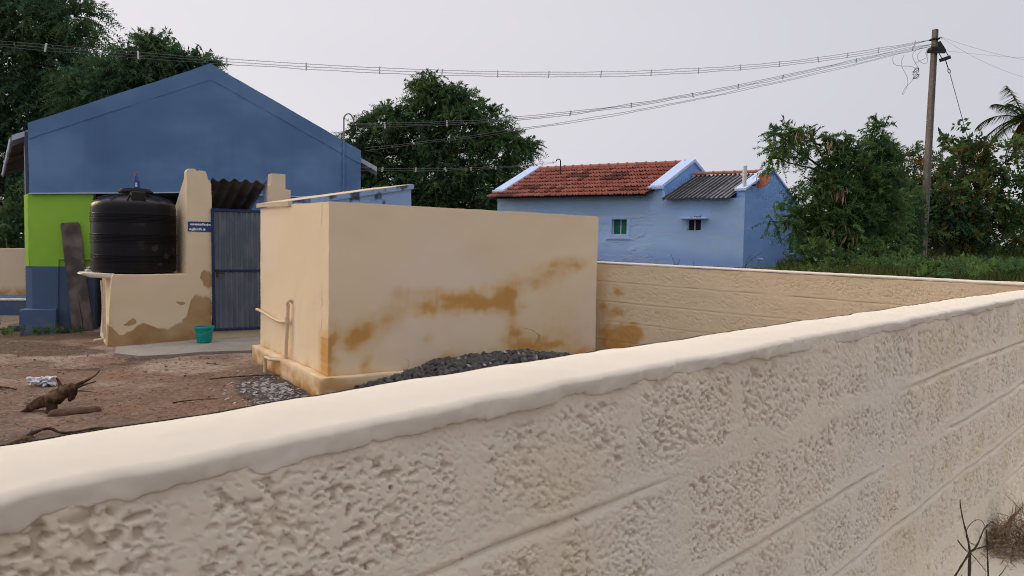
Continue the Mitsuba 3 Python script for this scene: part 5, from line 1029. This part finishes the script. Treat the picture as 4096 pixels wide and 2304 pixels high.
put(k + '__broken_branch', cat([tube(curve([S0 + (.16, .03, .19), S0 + (.23, .05, .235), S0 + (.32, .08, .29), S0 + (.36, .09, .335)], 10), np.linspace(.022, .004, 10), 6), tube(curve([S0 + (.17, .03, .185), S0 + (.27, .02, .225), S0 + (.36, .03, .25)], 8), np.linspace(.015, .004, 8), 6), tube(curve([S0 + (.06, .03, .18), S0 + (.04, .04, .24), S0 + (.02, .04, .275)], 8), np.linspace(.022, .007, 8), 6), tube(curve([S0 + (.18, .02, .17), S0 + (.3, .03, .165), S0 + (.4, .03, .15)], 8), np.linspace(.008, .002, 8), 5)]), 'mat_stump', smooth=50)
put('fallen_log', blob_chain([((-3.76, 5.95, .005), .040), ((-3.62, 6.0, .012), .042), ((-3.48, 6.10, .018), .036)], .02, .014, 3), 'mat_log', smooth=True); lab('fallen_log', 'short brown log lying beside the stump', 'log')
k = 'buried_root'; pts = [(-3.62, 4.92, -.005), (-3.5, 5.18, .01), (-3.43, 5.41, .03), (-3.33, 5.36, .015), (-3.2, 5.40, .02), (-3.02, 5.53, .0)]
put(k, tube(curve(pts, 30), np.linspace(.015, .007, 30) * (1 + .15 * np.sin(np.arange(30) * 1.3)), 8), 'mat_stump', smooth=50); lab(k, 'dark crooked root half buried in the earth beside the coping', 'root')
k = 'plastic_bag'; bp = np.array([-4.60, 7.13, 0])
lab(k, 'crumpled pale plastic bag lying behind the stump', 'plastic bag')
ms = []
for c, r, a in (((-.06, 0, .05), .065, 1), ((.055, 0, .055), .07, 2), ((0, .02, .03), .06, 3)):
    m = trimesh.creation.icosphere(subdivisions=4, radius=1); v = np.array(m.vertices)
    rd = np.abs(meshkit.noise(v * 1.5 + a * 9, a) - .5) * 1.7 + np.abs(meshkit.noise(v * 2.6 + a * 3, a + 4) - .5) * .8
    ms.append((bp + np.array(c) + v * r * (.5 + rd[:, None]) * np.array([1.1, .9, .7]), m.faces))
put(k, cat(ms), 'mat_bag', smooth=35)
for j, (x, y, r, m_, lb) in enumerate(((-3.58, 5.42, .036, 'mat_stone_2', 'grey stone lying near the pale coping at the lower left'), (-6.93, 11.28, .085, 'mat_bark', 'dark round stone at the foot of the leaning plank'), (-8.0, 11.75, .12, 'mat_stone_2', 'pale rock at the far left beside the shed plinth'), (-3.44, 5.19, .05, 'mat_stump', 'reddish brown clod below the buried root'))):
    key = num('loose_rock'); m = pebble(np.random.default_rng(60 + j), 3, .7); v = m[0] * r; v = v * (1 + .25 * (meshkit.fbm(v / r * 1.8 + j, 3, j) - .5))[:, None]
    put(key, (v + (x, y, float(ground_z(x, y)) + r * .35), m[1]), m_, smooth=40); lab(key, lb, 'stone')
k = 'fallen_twig'
for j, (pts, r, lb) in enumerate((([(-3.15, 7.6, .012), (-2.85, 7.75, .02), (-2.5, 7.9, .012)], .010, 'grey green twig lying before the paint chips'), ([(-3.0, 6.45, .01), (-2.85, 6.55, .018), (-2.68, 6.66, .01)], .007, 'thin brown stick in the middle of the yard'), ([(-4.95, 6.95, .015), (-4.8, 6.93, .02), (-4.7, 6.9, .01)], .014, 'short dark stick at the left edge of the yard'), ([(-3.6, 8.6, .012), (-3.45, 8.5, .016), (-3.3, 8.48, .01)], .006, 'small pale twig in front of the bucket'))):
    key = num(k); put(key, tube(curve(pts, 10), np.linspace(r, r * .4, 10), 6), 'mat_stump', smooth=50); lab(key, lb, 'twig')

# dead plant and dry grass by the near wall, right of the camera
k = 'dead_plant'
lab(k, 'leafless dark dead plant standing against the near wall', 'dead plant')
Yp = 2.55
def q3(a): return [np.array([1.645 + x, Yp + y, z]) for x, y, z in a]
J = (0, 0, .395)
for pts, r0_, r1_ in (([(-.02, .0, -.1), (.0, 0, .15), J], .0085, .0075), ([J, (-.012, 0, .45), (-.03, 0, .51), (-.045, .0, .585)], .006, .0025), ([(-.10, -.02, .24), (-.05, -.01, .32), J], .0045, .005),
                      ([J, (.03, .0, .435), (.055, .01, .48), (.085, .01, .505)], .005, .002), ([J, (.045, 0, .415), (.10, .01, .425), (.145, .02, .455)], .004, .0018), ([(.06, .01, .475), (.072, .01, .36), (.075, .0, .22), (.07, 0, -.1)], .0035, .0055),
                      ([(.05, 0, .44), (.10, .01, .425), (.155, .01, .415), (.16, .01, .385), (.145, 0, .36)], .002, .0014), ([J, (-.03, 0, .42), (-.04, .01, .435), (-.022, .01, .41), J], .002, .002), ([(.02, 0, .42), (.0, .01, .49), (.03, .01, .51), (.055, .01, .48)], .002, .0018),
                      ([(.055, .01, .48), (.085, 0, .465), (.08, 0, .49), (.055, .01, .478)], .0018, .0016), ([J, (.03, -.01, .36), (.055, -.01, .33)], .003, .0014), ([(.075, 0, .28), (.12, 0, .325), (.14, .01, .345)], .003, .0015)):
    put(num(k + '__stem'), tube(curve(q3(pts), 14), np.linspace(r0_, r1_, 14) * .7 * (1 + .2 * np.sin(np.arange(14) * 2.3)), 6), 'mat_bark', smooth=50)
rng = np.random.default_rng(71)
N = 2600; c = np.array([2.614, 3.609, -.06]); o = rng.normal(0, 1, (N, 3)) * (.17, .15, .03); p = c + o; p[:, 2] = -.09 + .26 * np.exp(-(o[:, 0] / .2) ** 2 - (o[:, 1] / .17) ** 2) * rng.random(N)
dirn = norm(rng.normal(size=(N, 3)) * (1, 1, .5) + (0, 0, .55)); ln = rng.uniform(.05, .17, N)[:, None]; sd = norm(np.cross(dirn, rng.normal(size=(N, 3)))) * .0016; bend = rng.normal(0, .03, (N, 3))
V = np.stack([p - sd, p + sd, p + dirn * ln * .5 + bend * .5 + sd, p + dirn * ln + bend - (0, 0, .02), p + dirn * ln * .5 + bend * .5 - sd], 1).reshape(-1, 3); q = np.arange(N)[:, None] * 5
cols = np.array([(.30, .21, .13), (.20, .14, .085), (.42, .32, .21), (.13, .09, .055)])[rng.integers(0, 4, N)] * rng.uniform(.7, 1.2, (N, 1))
put('dry_grass', (V, np.vstack([q + [0, 1, 2], q + [0, 2, 4], q + [4, 2, 3]])), 'mat_vc', color=np.repeat(cols, 5, 0)); lab('dry_grass', 'tuft of dry brown grass at the bottom right corner', 'grass', kind='stuff')

k = 'dead_plant_001'
lab(k, 'thin bare twigs poking above the back wall in front of the blue house', 'dead plant')
for j, pts in enumerate(([(4.80, 15.2, .5), (4.84, 15.2, 1.15), (4.98, 15.2, 1.30), (5.16, 15.2, 1.42)], [(4.84, 15.2, 1.1), (4.87, 15.2, 1.28), (4.93, 15.2, 1.36)], [(3.35, 15.0, .4), (3.34, 15.0, 1.12), (3.28, 15, 1.25), (3.24, 15, 1.36)], [(3.34, 15, 1.08), (3.40, 15, 1.2), (3.42, 15, 1.27)], [(3.7, 15, .4), (3.72, 15, 1.1), (3.69, 15, 1.22)])):
    put(num(k + '__stem'), tube(curve(pts, 10), np.linspace(.009, .004, 10), 5), 'mat_bark')

rng = np.random.default_rng(91); lf, cl = [], []
tone = np.array([(.20, .13, .07), (.30, .22, .13), (.12, .08, .05), (.36, .33, .29), (.10, .13, .05)])
for q in range(420):
    y = rng.uniform(4.6, 10.2); x = rng.uniform(-.70, -.26) * y
    if (np.array([x, y]) - C0) @ U_C > -.15: continue
    a = rng.uniform(0, 6.28); l = rng.uniform(.010, .032); w = l * rng.choice([.12, .4, .5]); e = np.array([math.cos(a), math.sin(a), rng.normal(0, .25)]); s_ = np.array([-e[1], e[0], rng.normal(0, .3)])
    o = np.array([x, y, float(ground_z(x, y)) + .008]); lf.append(hull([o - e * l, o + e * l, o + s_ * w + (0, 0, .003), o - s_ * w + (0, 0, .002), o - (0, 0, .003)])); cl.append(np.tile(tone[rng.choice(5, p=[.36, .27, .2, .1, .07])] * rng.uniform(.7, 1.2), (len(lf[-1][0]), 1)))
put('leaf_litter', cat(lf), 'mat_vc', color=np.vstack(cl)); lab('leaf_litter', 'dry leaf bits and straws strewn over the yard', 'litter', kind='stuff')
C = np.array([[-7.3, 11.2, .02], [-7.0, 11.25, .02], [-7.9, 11.3, 0], [-8.3, 11.6, 0], [-8.6, 11.9, 0], [-7.75, 11.0, 0], [-9.2, 12.6, 0], [-6.9, 11.2, .02]]); C = np.repeat(C, 5, 0) + rng.normal(0, .12, (40, 3)) * (1, 1, 0)
V, Fc, cc, _ = sprays(rng, C, np.tile([0, 0, 1.], (len(C), 1)), 4, (.05, .16), 5, .04, .02, .3, np.array(MID), .7)
put('yard_weeds', (V, Fc), 'mat_leaf', color=cc); lab('yard_weeds', 'low green weeds at the foot of the shed plinth', 'weeds', kind='stuff')

for key, g in (('shade_tree', 'big dark shade trees in the background'), ('leafy_shrub', 'green flowering shrubs below the feathery tree'), ('loose_rock', 'rocks lying in the yard'), ('fallen_twig', 'twigs lying in the yard'), ('thin_wire', 'thin wires leaving the pole to the right'), ('service_line', 'service lines to the houses'), ('coconut_palm', 'palms behind the houses'), ('dead_plant', 'bare dead plants')):
    for q in list(labels):
        if q == key or (q.startswith(key + '_') and q[len(key) + 1:].isdigit()): lab(q, group=g)
